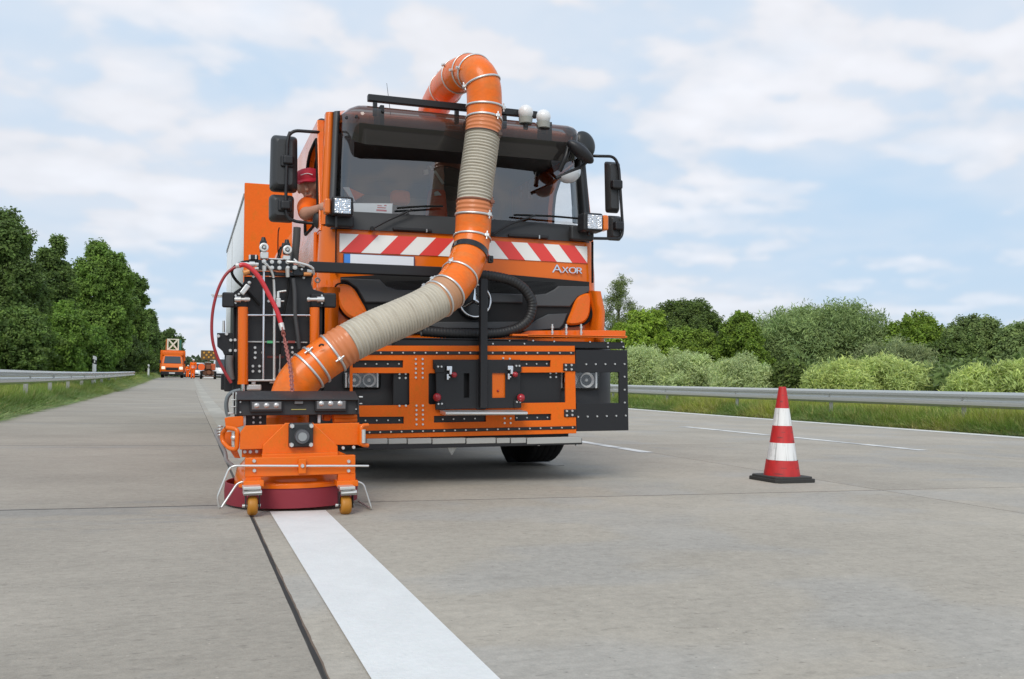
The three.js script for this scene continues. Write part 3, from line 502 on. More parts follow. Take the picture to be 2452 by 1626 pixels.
// roof bar, antenna and lamps
{
  const z = -6.62, a = Z3(1115, 55, z), b = Z4(985, 508, z);
  part(truck, 'roof_bar', bx(a.x, b.x, a.y - 0.025, a.y + 0.025, z - 0.05, z, 0.006), blackPaint);
  each(truck, 'roof_bar_post', [Z3(1198, 90, z).x, Z4(738, 520, z).x, 1.9].map((x) => bx(x - 0.015, x + 0.015, 2.7, a.y - 0.025, z - 0.045, z - 0.01, 0.004)), blackPaint);
  part(truck, 'antenna', cyl(Z3(1362, 255, -6.9), at(926, 199, -6.9), 0.003, 0.0015, 6), blackPaint);
  for (const [u, v] of [[892, 520], [1028, 556]]) {
    const c = Z4(u, v, -6.56), l = part(truck, 'roof_lamp', new THREE.SphereGeometry(0.058, 20, 14).translate(c.x, c.y + 0.012, c.z), M(0.8, 0.8, 0.8, 0.18, { clearcoat: 0.8 }));
    part(l, 'lamp_base', cyl(V(c.x, c.y - 0.075, c.z), V(c.x, c.y - 0.03, c.z), 0.05, 0.055, 16), M(0.32, 0.33, 0.3, 0.5));
    part(l, 'lamp_foot', cyl(V(c.x, c.y - 0.12, c.z), V(c.x, c.y - 0.075, c.z), 0.02, 0.02, 8), blackPaint);
  }
}
// striped warning band, number plate, lettering
{
  const z = ZC + 0.004, y = (K, u, v) => K(u, v, z);
  const tl = y(Z5, 290, 115), bl = y(Z5, 295, 255), tr = y(Z5, 2150, 215), x0 = bl.x, x1 = tr.x, y1 = (tl.y + tr.y) / 2, y0 = bl.y, h = y1 - y0, w = 0.1435;
  const zx = (x) => ZC - 0.035 + 0.035 * (1 - (2 * (x - 1.03) / (2.97 - 1.03) - 1) ** 2) + 0.003;
  const quadStrip = (pts) => { // polygon laid on the bowed front
    const g = new THREE.ShapeGeometry(new THREE.Shape(pts.map(([a, b]) => new THREE.Vector2(a, b)))); const p = g.attributes.position;
    for (let i = 0; i < p.count; i++) p.setZ(i, zx(p.getX(i)) + 0.0015); g.computeVertexNormals(); return g; };
  const band = part(truck, 'warning_band', open(Array.from({ length: 25 }, (_, i) => { const x = mix(x0, x1, i / 24); return [V(x, y0, zx(x)), V(x, y1, zx(x))]; })), reflWhite);
  const clipX = (p, lo, hi) => { let out = p; for (const [s, lim] of [[1, lo], [-1, hi]]) { const n = []; for (let i = 0; i < out.length; i++) { const a = out[i], b = out[(i + 1) % out.length], da = s * (a[0] - lim), db = s * (b[0] - lim); if (da >= 0) n.push(a); if (da * db < 0) { const t = da / (da - db); n.push([mix(a[0], b[0], t), mix(a[1], b[1], t)]); } } out = n; } return out; };
  const mid = (x0 + x1) / 2 + 0.02;
  const L0 = y(Z5, 305, 255).x;                    // foot of the first red stripe
  for (let k = 0; k < 5; k++) { const a = L0 + k * 2 * w, q = clipX([[a, y0], [a + w, y0], [a + w + h * 0.95, y1], [a + h * 0.95, y1]], x0, mid); if (q.length > 2) part(band, 'red_stripe', quadStrip(q), reflRed); }
  const R0 = y(Z5, 1675, 320).x;
  for (let k = -2; k < 4; k++) { const a = R0 + k * 2 * w * 0.945, q = clipX([[a, y0], [a - w * 0.95, y0], [a - w * 0.95 - h * 0.86, y1], [a - h * 0.86, y1]], mid, x1); if (q.length > 2) part(band, 'red_stripe', quadStrip(q), reflRed); }
  const pl = part(truck, 'number_plate', face(Z5, 318, 268, 850, 372, ZC + 0.012, 0.012, 0.002), M(0.03, 0.05, 0.12, 0.5));
  part(pl, 'plate_face', face(Z5, 370, 275, 842, 365, ZC + 0.0145, 0.004, 0), M(0.80, 0.83, 0.88, 0.35));
  part(pl, 'blue_strip', face(Z5, 325, 275, 369, 352, ZC + 0.0145, 0.004, 0), M(0.06, 0.25, 0.72, 0.35));
  const font = await new FontLoader().loadAsync('fonts/droid/droid_sans_regular.typeface.json');
  const a = Z5(1878, 410, ZC), b = Z5(2105, 412, ZC), g0 = new THREE.Group();
  void g0;
  let x = a.x; const letters = [['A', 0.062], ['X', 0.047], ['O', 0.047], ['R', 0.047]], total = b.x - a.x, geos = [];
  for (const [ch, s] of letters) { const t = new TextGeometry(ch, { font, size: s, depth: 0.006, curveSegments: 5, bevelEnabled: true, bevelThickness: 0.002, bevelSize: 0.0012, bevelSegments: 1 }); t.computeBoundingBox(); t.scale(1.18, 1, 1); t.applyMatrix4(new THREE.Matrix4().makeShear(0, 0.18, 0, 0, 0, 0)); t.computeBoundingBox(); t.translate(x - t.boundingBox.min.x, a.y, ZC - 0.022); x += (t.boundingBox.max.x - t.boundingBox.min.x) + 0.002; geos.push([t, x]); }
  const k = total / (x - a.x); geos.forEach(([t]) => t.translate(-a.x, 0, 0).scale(k, 1, 1).translate(a.x, 0, 0));
  part(truck, 'lettering', geos.map(([t]) => t), chrome);
  part(truck, 'cab_badge', new THREE.TorusGeometry(0.016, 0.006, 6, 12).translate(Z5(128, 468, -6.66).x, Z5(128, 468, -6.66).y, -6.68), M(0.2, 0.2, 0.2, 0.4));
}
// grille
{
  const z = ZC + 0.01;
  const gr = part(truck, 'grille', plate(Z5, [[298, 445], [1200, 395], [2152, 482], [2152, 600], [2000, 800], [1900, 870], [520, 870], [300, 620]], ZC + 0.006, 0.02), M(0.006, 0.006, 0.007, 0.7));
  const slat = (pts, zz = z + 0.02, m = greyPlastic) => part(gr, 'grille_slat', plate(Z5, pts, zz, 0.03, [], 0.008), m);
  slat([[302, 452], [590, 465], [640, 515], [720, 541], [1000, 546], [1120, 575], [1120, 640], [482, 636], [418, 530], [350, 480], [302, 470]]);
  slat([[505, 690], [1000, 692], [1000, 735], [530, 735]]);
  slat([[1400, 565], [1655, 572], [1655, 640], [1400, 636]]);
  slat([[2150, 515], [2150, 560], [2066, 595], [2008, 668], [1745, 665], [1745, 578], [1830, 570], [1890, 540], [1925, 512]]);
  slat([[1990, 716], [1960, 800], [1930, 832], [1640, 852], [1770, 760], [1850, 722]]);
  slat([[1040, 780], [1690, 778], [1640, 815], [1560, 835], [1080, 832], [940, 810]]);
  const mesh = []; for (let v = 490; v < 560; v += 9) mesh.push(plate(Z5, [[640, v - 12], [1200, v - 30], [1200, v - 27], [640, v - 9]], ZC + 0.012, 0.006, [], 0)); for (let v = 482; v < 580; v += 9) mesh.push(plate(Z5, [[1420, v - 20], [1900, v], [1900, v + 3], [1420, v - 17]], ZC + 0.012, 0.006, [], 0));
  part(gr, 'grille_mesh', mesh, darkPlastic, STUFF);
  const lobeL = smoothPts([[275, 508], [330, 498], [390, 525], [440, 600], [498, 722], [478, 738], [415, 762], [350, 735], [300, 675], [272, 590]], 40), lobeR = smoothPts([[2165, 572], [2110, 572], [2062, 606], [2020, 705], [1990, 790], [2003, 803], [2105, 790], [2148, 745], [2166, 650]], 40);
  part(truck, 'orange_cover', plate(Z5, lobeL, z + 0.055, 0.06, [], 0.015), orange); part(truck, 'orange_cover', plate(Z5, lobeR, z + 0.03, 0.05, [], 0.015), orange);
  each(truck, 'cover_gap', [plate(Z5, smoothPts([[262, 500], [335, 488], [402, 518], [455, 595], [515, 728], [485, 752], [415, 775], [340, 748], [288, 685], [258, 590]], 40), z + 0.004, 0.02), plate(Z5, smoothPts([[2188, 560], [2110, 562], [2052, 600], [2008, 705], [1975, 795], [1998, 815], [2120, 802], [2168, 755], [2190, 650]], 40), z + 0.002, 0.02)], rubber);
  const c = Z5(1300, 622, z + 0.05), R = 0.122, em = part(gr, 'emblem', new THREE.TorusGeometry(R, 0.008, 10, 48).translate(c.x, c.y, c.z), chrome);
  part(em, 'emblem_disc', cyl(V(c.x, c.y, c.z - 0.04), V(c.x, c.y, c.z - 0.012), R + 0.02, R + 0.01, 40), blackGloss);
  const arm = [0, 1, 2].map((k) => { const a = Math.PI / 2 + k * 2 * Math.PI / 3, n = V(-Math.sin(a), Math.cos(a), 0).multiplyScalar(0.016), tip = V(c.x + Math.cos(a) * R, c.y + Math.sin(a) * R, c.z), q = (s) => V(c.x, c.y, c.z).addScaledVector(n, s), f = V(c.x, c.y, c.z + 0.012); const g = new THREE.BufferGeometry(); g.setAttribute('position', new THREE.Float32BufferAttribute([...q(1).toArray(), ...f.toArray(), ...tip.toArray(), ...f.toArray(), ...q(-1).toArray(), ...tip.toArray()], 3)); g.computeVertexNormals(); return g; });
  part(em, 'emblem_star', arm, chrome);
}
// wipers
for (const [K, a, b, c, d, e] of [[Z3, [1430, 1283], [1940, 1262], [1160, 1510], [1330, 1420], [1600, 1300]], [Z4, [800, 1295], [1340, 1326], [640, 1445], [760, 1370], [965, 1298]]]) {
  const zz = ZC + 0.01, w = part(truck, 'wiper', bar([K(...c, ZC + 0.04), K(...d, ZC + 0.03), K(...e, zz)], 0.008, 0.04, 8), blackPaint);
  part(w, 'wiper_blade', [bar([K(...a, zz - 0.02), K((a[0] + b[0]) / 2, (a[1] + b[1]) / 2 - 8, zz), K(...b, zz - 0.02)], 0.008, 0.1, 6)], rubber);
  part(w, 'wiper_pivot', cyl(K(...c, ZC), K(...c, ZC + 0.05), 0.018, 0.014, 12), blackPaint);
}
// auxiliary lamps on either side of the windscreen
for (const [K, f, l, am, st, x] of [[Z3, [718, 1144, 952, 1370], [746, 1174, 920, 1345], [636, 1170, 700, 1342], [752, 1362, 776, 1500], 1], [Z4, [1336, 1272, 1488, 1424], [1368, 1292, 1476, 1404], [1486, 1293, 1530, 1412], [1372, 1420, 1388, 1450], -1]]) {
  const z = -6.5, h = part(truck, 'work_lamp', face(K, ...f, z, 0.13, 0.018, 2), blackPaint);
  const lens = part(h, 'lens', face(K, ...l, z + 0.014, 0.006, 0.002), clearGlass), p0 = K(l[0], l[1], z), p1 = K(l[2], l[3], z), R = rng(40 + x), cells = [];
  for (let i = 0; i < 7; i++) for (let j = 0; j < 7; j++) { const u = mix(p0.x, p1.x, (i + 0.5) / 7), w = mix(p0.y, p1.y, (j + 0.5) / 7); cells.push(new THREE.CylinderGeometry(0.0, 0.0095, 0.007, 4, 1).rotateX(Math.PI / 2).rotateZ(R() * 3).rotateX((R() - 0.5) * 0.9).rotateY((R() - 0.5) * 0.9).translate(u, w, z + 0.003)); }
  part(h, 'reflector', cells.concat(bx(p0.x, p1.x, p1.y, p0.y, z - 0.002, z + 0.001, 0)), chrome); void lens;
  part(truck, 'turn_lamp', face(K, ...am, z - 0.02, 0.09, 0.014, 2), amber);
  part(h, 'stem', face(K, ...st, z - 0.04, 0.03, 0.004), blackPaint);
}
each(truck, 'lamp_bracket', [face(Z3, 650, 1340, 960, 1500, -6.6, 0.06, 0.02, 2), face(Z4, 1240, 1370, 1420, 1495, -6.62, 0.06, 0.02, 2)], darkPlastic);
// mirrors
{
  const z = -6.95, arm = part(truck, 'mirror_arm', bar([Z3(640, 448, -7.05), Z3(560, 445, z), Z3(262, 424, z), Z3(222, 520, z), Z3(200, 1350, z), Z3(255, 1425, z), Z3(520, 1455, z), Z3(590, 1440, -6.9)], 0.0125, 0.06), blackPaint);
  part(arm, 'arm_mount', [face(Z3, 590, 425, 665, 555, -6.98, 0.08, 0.02, 2), new THREE.SphereGeometry(0.06, 14, 10).scale(1, 1.25, 1).translate(Z3(590, 1415, -6.9).x, Z3(590, 1415, -6.9).y, -6.9)], darkPlastic);
  const house = (K, u0, v0, u1, v1, zz, d, taper, m) => { const a = K(u0, v1, zz), b = K(u1, v0, zz), cx2 = (a.x + b.x) / 2, cy2 = (a.y + b.y) / 2, w = (b.x - a.x) / 2, h = (b.y - a.y) / 2; return loft([[0, 0.55], [0.018, 0.82], [0.05, 0.97], [d, 1]].map(([q, s]) => roundRect(-w, -h, w, h, Math.min(w, h) * 0.38).map((p) => V(cx2 + p.x * (s * (1 - taper * (1 - p.y / h) * 0.5)), cy2 + p.y * (1 - (1 - s) * w / h), zz - q)))); };
  const mir = (K, r, zz, d, taper) => { const m = part(truck, 'mirror', house(K, ...r, zz, d, taper), M(0.035, 0.036, 0.038, 0.45)); const a = K(r[0], r[3], zz), b = K(r[2], r[1], zz); part(m, 'mirror_glass', bx(a.x + 0.02, b.x - 0.02, a.y + 0.02, b.y - 0.02, zz - d - 0.004, zz - d + 0.002, 0.002), mirrorGlass); return m; };
  const m1 = mir(Z3, [43, 475, 345, 1075], z - 0.015, 0.1, -0.06), m2 = mir(Z3, [25, 1130, 310, 1412], z - 0.015, 0.1, 0.02);
  part(m1, 'mirror_clamp', [face(Z3, 150, 690, 300, 835, z + 0.002, 0.03, 0.015, 2), face(Z3, 180, 690, 292, 800, z + 0.03, 0.05, 0.015, 2)], blackPaint); part(m2, 'mirror_clamp', [face(Z3, 120, 1175, 280, 1325, z + 0.002, 0.03, 0.015, 2), face(Z3, 155, 1190, 262, 1300, z + 0.03, 0.05, 0.015, 2)], blackPaint);
  const zr = -6.95, arm2 = part(truck, 'mirror_arm', bar([Z4(1390, 842, -7.0), Z4(1440, 844, zr), Z4(1570, 846, zr), Z4(1606, 920, zr), Z4(1632, 1330, zr), Z4(1638, 1400, zr), Z4(1625, 1478, zr), Z4(1400, 1474, -6.85)], 0.0125, 0.05), blackPaint); void arm2;
  const m3 = mir(Z4, [1518, 882, 1632, 1268], zr - 0.02, 0.06, 0.12), m4 = mir(Z4, [1538, 1296, 1643, 1482], zr - 0.02, 0.06, 0);
  part(m3, 'mirror_clamp', face(Z4, 1560, 1020, 1640, 1095, zr + 0.03, 0.06, 0.015, 2), blackPaint); part(m4, 'mirror_clamp', face(Z4, 1580, 1340, 1648, 1410, zr + 0.03, 0.06, 0.015, 2), blackPaint);
  // kerb and front mirrors at the right end of the visor
  const f1 = Z4(1312, 812, -6.42), oval = (c, w, h, d, rz) => new THREE.SphereGeometry(1, 24, 16).scale(w, h, d).rotateZ(rz).translate(c.x, c.y, c.z);
  part(truck, 'front_mirror', oval(f1, 0.13, 0.05, 0.06, -0.62), blackPaint);
  part(truck, 'kerb_mirror', [oval(Z4(1335, 760, -6.75), 0.1, 0.115, 0.05, 0.3)], M(0.02, 0.022, 0.022, 0.3));
  part(truck, 'mirror_stay', [bar([Z4(1232, 740, -6.5), Z4(1200, 850, -6.48), Z4(1150, 960, -6.52)], 0.02, 0.04), bar([Z4(1390, 860, -6.5), at(1391, 400, -6.5), at(1331, 427, -6.5)], 0.014, 0.03), bar([Z4(1250, 735, -6.46), Z4(1330, 760, -6.44), Z4(1400, 860, -6.46)], 0.014, 0.03)], blackPaint);
  const c4 = at(1362, 413, -6.52), dome = new THREE.SphereGeometry(0.098, 28, 14, 0, Math.PI * 2, 0, 1.45).scale(1, 0.85, 0.8).rotateX(Math.PI).rotateZ(0.4).translate(c4.x, c4.y, c4.z);
  part(truck, 'wide_angle_mirror', [dome], M(0.6, 0.63, 0.66, 0.12, { clearcoat: 1 }));
  part(truck, 'inner_window_frame', bar([Z4(1075, 1320, -7.85), Z4(1040, 1080, -7.85), Z4(1075, 985, -7.85), Z4(1170, 960, -7.75)], 0.03, 0.08), blackPaint);
}
// bumper, headlights
{
  part(truck, 'bumper', loft([plan(0.36, 0.82, 3.2, -6.62, -7.3, 0.2, 0.05), plan(0.5, 0.79, 3.235, -6.56, -7.3, 0.2, 0.05), plan(1.0, 0.79, 3.235, -6.56, -7.3, 0.2, 0.05), plan(1.06, 0.83, 3.2, -6.62, -7.3, 0.2, 0.05)]), M(0.045, 0.046, 0.05, 0.45));
  for (const [u0, v0, u1, v1] of [[22, 515, 292, 636], [1762, 508, 2062, 642]]) {
    const z = -6.53, h = part(truck, 'headlight', face(Z6, u0 - 14, v0 - 12, u1 + 22, v1 + 14, z - 0.012, 0.06, 0.02, 2), blackGloss);
    const p0 = Z6(u0, v1, z), p1 = Z6(u1, v0, z), w = p1.x - p0.x, hh = p1.y - p0.y, bowl = (t, s) => { const pts = []; for (let i = 0; i <= 6; i++) pts.push(new THREE.Vector2(0.012 + (s - 0.012) * i / 6, -0.03 * (1 - (i / 6) ** 2))); return new THREE.LatheGeometry(pts, 22).rotateX(Math.PI / 2).translate(p0.x + w * t, p0.y + hh * 0.5, z + 0.004); };
    part(h, 'reflector', [bowl(0.28, hh * 0.44), bowl(0.72, hh * 0.46), bx(p0.x, p1.x, p0.y, p1.y, z - 0.036, z - 0.03, 0), bx(p0.x, p0.x + w * 0.06, p0.y, p1.y, z - 0.03, z, 0.004), bx(p1.x - w * 0.05, p1.x, p0.y, p1.y, z - 0.03, z, 0.004)], M(0.82, 0.82, 0.81, 0.25, { metal: 0.3 }));
    each(h, 'bulb', [0.28, 0.72].map((t) => new THREE.SphereGeometry(0.014, 10, 8).translate(p0.x + w * t, p0.y + hh * 0.5, z - 0.015)), M(0.7, 0.7, 0.68, 0.2));
    part(h, 'lens', bx(p0.x, p1.x, p0.y, p1.y, z + 0.006, z + 0.012, 0.005, 2), clearGlass);
  }
}
// bolted mounting frame in front of the bumper
{
  const z = ZF;
  part(truck, 'top_ledge', [plate(Z6, [[1190, 214], [1420, 205], [1500, 175], [2090, 172], [2292, 175], [2290, 235], [1200, 236]], z - 0.12, 0.03), bx(2.27, 3.215, 1.085, 1.1, z - 0.16, z + 0.005, 0.004), face(Z6, 1500, 206, 2290, 236, z + 0.005, 0.02, 0.003)], orange);
  each(truck, 'ledge_pin', [1697, 1810, 1930].map((u) => merge([cyl(Z6(u, 232, z - 0.06), Z6(u, 122, z - 0.06), 0.008, 0.008, 8), ...[148, 190].map((v) => cyl(Z6(u, v + 8, z - 0.06), Z6(u, v - 8, z - 0.06), 0.012, 0.012, 6))])), zinc);
  const top = part(truck, 'top_beam', [face(Z6, 420, 240, 2285, 322, z - 0.03, 0.1, 0.006), face(Z6, 300, 238, 1500, 246, z - 0.02, 0.08, 0.003)], blackPaint);
  part(top, 'bolts', bolts(Z6, z - 0.03, [[1165, 254], [1350, 254], [1540, 256], [1710, 262], [2000, 266], [2255, 266], [1215, 281], [1470, 281], [2145, 275], [2145, 306], [2270, 306]], 0.008), zinc, STUFF);
  const fr = part(truck, 'mounting_frame', [plate(Z6, [[60, 296], [1880, 298], [1893, 1006], [150, 1050], [60, 1050]], z, 0.012, [
    [[80, 412], [494, 412], [494, 476], [80, 476]], [[735, 412], [1085, 412], [1085, 470], [735, 472]], [[1300, 412], [1687, 412], [1687, 470], [1300, 470]],
    [[80, 516], [538, 516], [546, 524], [546, 772], [538, 780], [80, 784]], [[706, 516], [1180, 514], [1180, 770], [706, 774], [694, 765], [694, 525]], [[1345, 512], [1806, 510], [1808, 758], [1345, 764]],
    [[80, 870], [500, 868], [500, 930], [80, 934]], [[738, 862], [1165, 856], [1165, 914], [738, 922]], [[1392, 850], [1692, 845], [1692, 902], [1392, 908]]], 0.002)], orangeDull);
  each(truck, 'frame_backing', [face(Z6, 90, 400, 510, 490, z - 0.02, 0.03), face(Z6, 725, 404, 1095, 480, z - 0.02, 0.03), face(Z6, 1290, 404, 1700, 480, z - 0.02, 0.03), face(Z6, 90, 860, 510, 940, z - 0.02, 0.03), face(Z6, 728, 848, 1175, 926, z - 0.02, 0.03), face(Z6, 1380, 838, 1702, 914, z - 0.02, 0.03), face(Z6, 411, 505, 560, 790, z - 0.03, 0.03), face(Z6, 690, 505, 1770, 785, z - 0.05, 0.03)], blackPaint);
  part(fr, 'bolts', [...bolts(Z6, z, [592, 647].flatMap((u) => [405, 443, 483, 518, 555].map((v) => [u, v])).concat([597, 649].flatMap((u) => [783, 820, 856, 895, 935].map((v) => [u, v - 2])), [1310, 1358].flatMap((u) => [884, 922].map((v) => [u, v])), [[1298, 398], [1352, 402], [460, 783], [512, 781]]), 0.0095), ...bolts(Z6, z - 0.02, [...rowOf(185, 445, 455, 444, 4), ...rowOf(1487, 445, 1650, 443, 3), ...rowOf(185, 902, 458, 899, 4), ...rowOf(810, 892, 1070, 886, 4), ...rowOf(1408, 880, 1656, 877, 4)], 0.007), ...bolts(Z6, z - 0.03, [[460, 526], [510, 524], [460, 558], [510, 558]], 0.0095), ...bolts(Z6, z - 0.05, [[1680, 520], [1726, 518], [1680, 551], [1726, 550]], 0.0095)], zinc, STUFF);
  const s1 = part(truck, 'edge_strip', plate(Z6, [[60, 340], [1880, 343], [1880, 370], [60, 371]], z + 0.006, 0.007), blackPaint), s2 = part(truck, 'edge_strip', plate(Z6, [[150, 986], [1890, 946], [1891, 972], [150, 1012]], z + 0.006, 0.007), blackPaint);
  part(s1, 'bolts', bolts(Z6, z + 0.006, rowOf(218, 354, 1847, 355, 19), 0.0075), zinc, STUFF); part(s2, 'bolts', bolts(Z6, z + 0.006, rowOf(218, 998, 1860, 958, 20), 0.0075), zinc, STUFF);
  for (const [a, b, c, d, l] of [[1788, 440, 1890, 503, [[1806, 455], [1852, 454], [1806, 489], [1852, 488]]], [1795, 812, 1897, 873, [[1814, 825], [1858, 824], [1814, 860], [1858, 857]]]]) { const k = part(truck, 'joint_plate', face(Z6, a, b, c, d, z + 0.008, 0.03), blackPaint); part(k, 'bolts', bolts(Z6, z + 0.008, l, 0.0105), zinc, STUFF); }
  // black side wing with a window
  const w = part(truck, 'side_wing', plate(Z6, [[1885, 330], [2306, 332], [2316, 982], [1893, 990], [1893, 762], [2240, 760], [2238, 512], [1886, 512]], z - 0.006, 0.02), blackPaint);
  part(w, 'bolts', bolts(Z6, z - 0.006, [...rowOf(1970, 447, 2280, 445, 5), ...rowOf(1905, 872, 2290, 862, 6), [2280, 548], [2281, 653], [2282, 757]], 0.0085), zinc, STUFF);
  // centre bracket, clamps, knobs, post and tray
  const br = part(truck, 'centre_bracket', [plate(Z6, [[735, 410], [1440, 410], [1440, 800], [840, 812], [760, 812], [755, 500], [735, 480]], z + 0.02, 0.02, [[[978, 516], [1030, 516], [1030, 720], [978, 722]], [[1208, 514], [1320, 514], [1320, 720], [1208, 722]]]), face(Z6, 755, 755, 830, 815, z + 0.03, 0.02), face(Z6, 1390, 735, 1448, 800, z + 0.03, 0.02), face(Z6, 750, 440, 830, 515, z + 0.03, 0.02), face(Z6, 1385, 440, 1450, 510, z + 0.03, 0.02)], blackPaint);
  part(br, 'bolts', bolts(Z6, z + 0.03, [[772, 466], [800, 466], [1405, 460], [1430, 460], [775, 767], [803, 766], [1410, 752], [1436, 752]], 0.009), zinc, STUFF);
  part(br, 'orange_insert', face(Z6, 1205, 512, 1322, 724, z + 0.006, 0.008, 0.002), orange); part(br, 'red_button', new THREE.SphereGeometry(0.009, 10, 8).translate(Z6(1254, 661, z).x, Z6(1254, 661, z).y, z + 0.01), redKnob);
  for (const [u, v] of [[868, 495], [1362, 492]]) { const c = part(br, 'toggle_clamp', [face(Z6, u - 25, v - 34, u + 22, v + 4, z + 0.055, 0.04, 0.006), face(Z6, u - 2, v - 10, u + 20, v + 36, z + 0.06, 0.03, 0.005), face(Z6, u - 24, v + 30, u - 6, v + 78, z + 0.05, 0.02, 0.004), face(Z6, u - 8, v + 50, u + 6, v + 64, z + 0.05, 0.02, 0.004)], chrome); void c; const p = Z6(u + 36, v + 38, z + 0.06); part(br, 'red_knob', [new THREE.SphereGeometry(0.021, 14, 10).translate(p.x, p.y, p.z), cyl(V(p.x - 0.02, p.y + 0.01, p.z - 0.02), p, 0.008, 0.01, 8)], redKnob); }
  for (const [u, v] of [[766, 714], [1444, 718]]) { const p = Z6(u, v, z + 0.05); part(br, 'red_ball', [new THREE.SphereGeometry(0.03, 18, 14).translate(p.x, p.y, p.z), cyl(V(p.x, p.y, z), p, 0.015, 0.02, 10)], redKnob); }
  part(truck, 'post', [bx(Z6(1092, 400, z).x, Z6(1150, 400, z).x, Z6(1120, 800, z).y, at(1150, 668, z + 0.05).y, z + 0.025, z + 0.075, 0.006), face(Z6, 1088, 405, 1160, 812, z + 0.025, 0.006, 0.002), bx(Z6(1078, 0, z).x, Z6(1170, 0, z).x, at(1150, 711, z).y - 0.004, at(1150, 711, z).y + 0.004, z + 0.04, z + 0.06, 0)], blackPaint);
  part(truck, 'tray', [loft([[830, 0], [1490, 0]].map(([u]) => { const p = Z6(u, u < 1000 ? 838 : 834, z + 0.16); return [V(p.x, p.y - 0.012, z + 0.02), V(p.x, p.y - 0.02, z + 0.17), V(p.x, p.y - 0.008, z + 0.185), V(p.x, p.y + 0.006, z + 0.17), V(p.x, p.y + 0.012, z + 0.02)]; }))], zinc);
  // grey spray bar along the bottom
  const cuts = [195, 370, 525, 725, 1000, 1245, 1360, 1490, 1940], sb = part(truck, 'spray_bar', face(Z6, 195, 1086, 1940, 1095, z + 0.03, 0.09, 0.003), blackPaint);
  for (let k = 0; k + 1 < cuts.length; k++) part(sb, 'bar_section', face(Z6, cuts[k] + 4, 1052 - cuts[k] * 0.006, cuts[k + 1] - 4, 1092 - cuts[k] * 0.006, z + 0.035, 0.05, 0.004), M(0.42, 0.42, 0.4, 0.55, { metal: 0.2 }));
  each(sb, 'nozzle', [385, 650, 990, 1310, 1365, 1590, 1900].map((u) => face(Z6, u - 9, 1090, u + 9, 1106, z + 0.02, 0.03, 0.002)), zinc);
  part(truck, 'hanging_plate', plate(Z6, [[840, 1112], [935, 1112], [885, 1186]], z - 0.05, 0.006), galv);
  part(truck, 'skirt', [face(Z6, 170, 1010, 1830, 1062, z - 0.06, 0.05, 0.004)], blackPaint);
}
// cable chain looping over the grille
{
  const z = -6.5, P = (l) => l.map(([u, v]) => Z5(u, v, z));
  const c = curve(P([[1000, 408], [1200, 418], [1420, 440], [1560, 470], [1660, 530], [1718, 620], [1722, 690], [1690, 770], [1610, 830], [1480, 862], [1300, 872], [1060, 862], [900, 850]]), 0.4), pp = c.getSpacedPoints(60), g = hose(pp, (q) => 0.038 + 0.0018 * Math.cos(q / 0.024 * 6.283), 0.006, 18);
  part(truck, 'cable_chain', g, M(0.016, 0.016, 0.017, 0.5));
  { const a = Z5(60, 375, z), b = Z5(1060, 408, z); part(truck, 'chain_channel', bx(a.x, b.x, (a.y + b.y) / 2 - 0.036, (a.y + b.y) / 2 + 0.036, z - 0.03, z + 0.04, 0.006), blackPaint); }
}
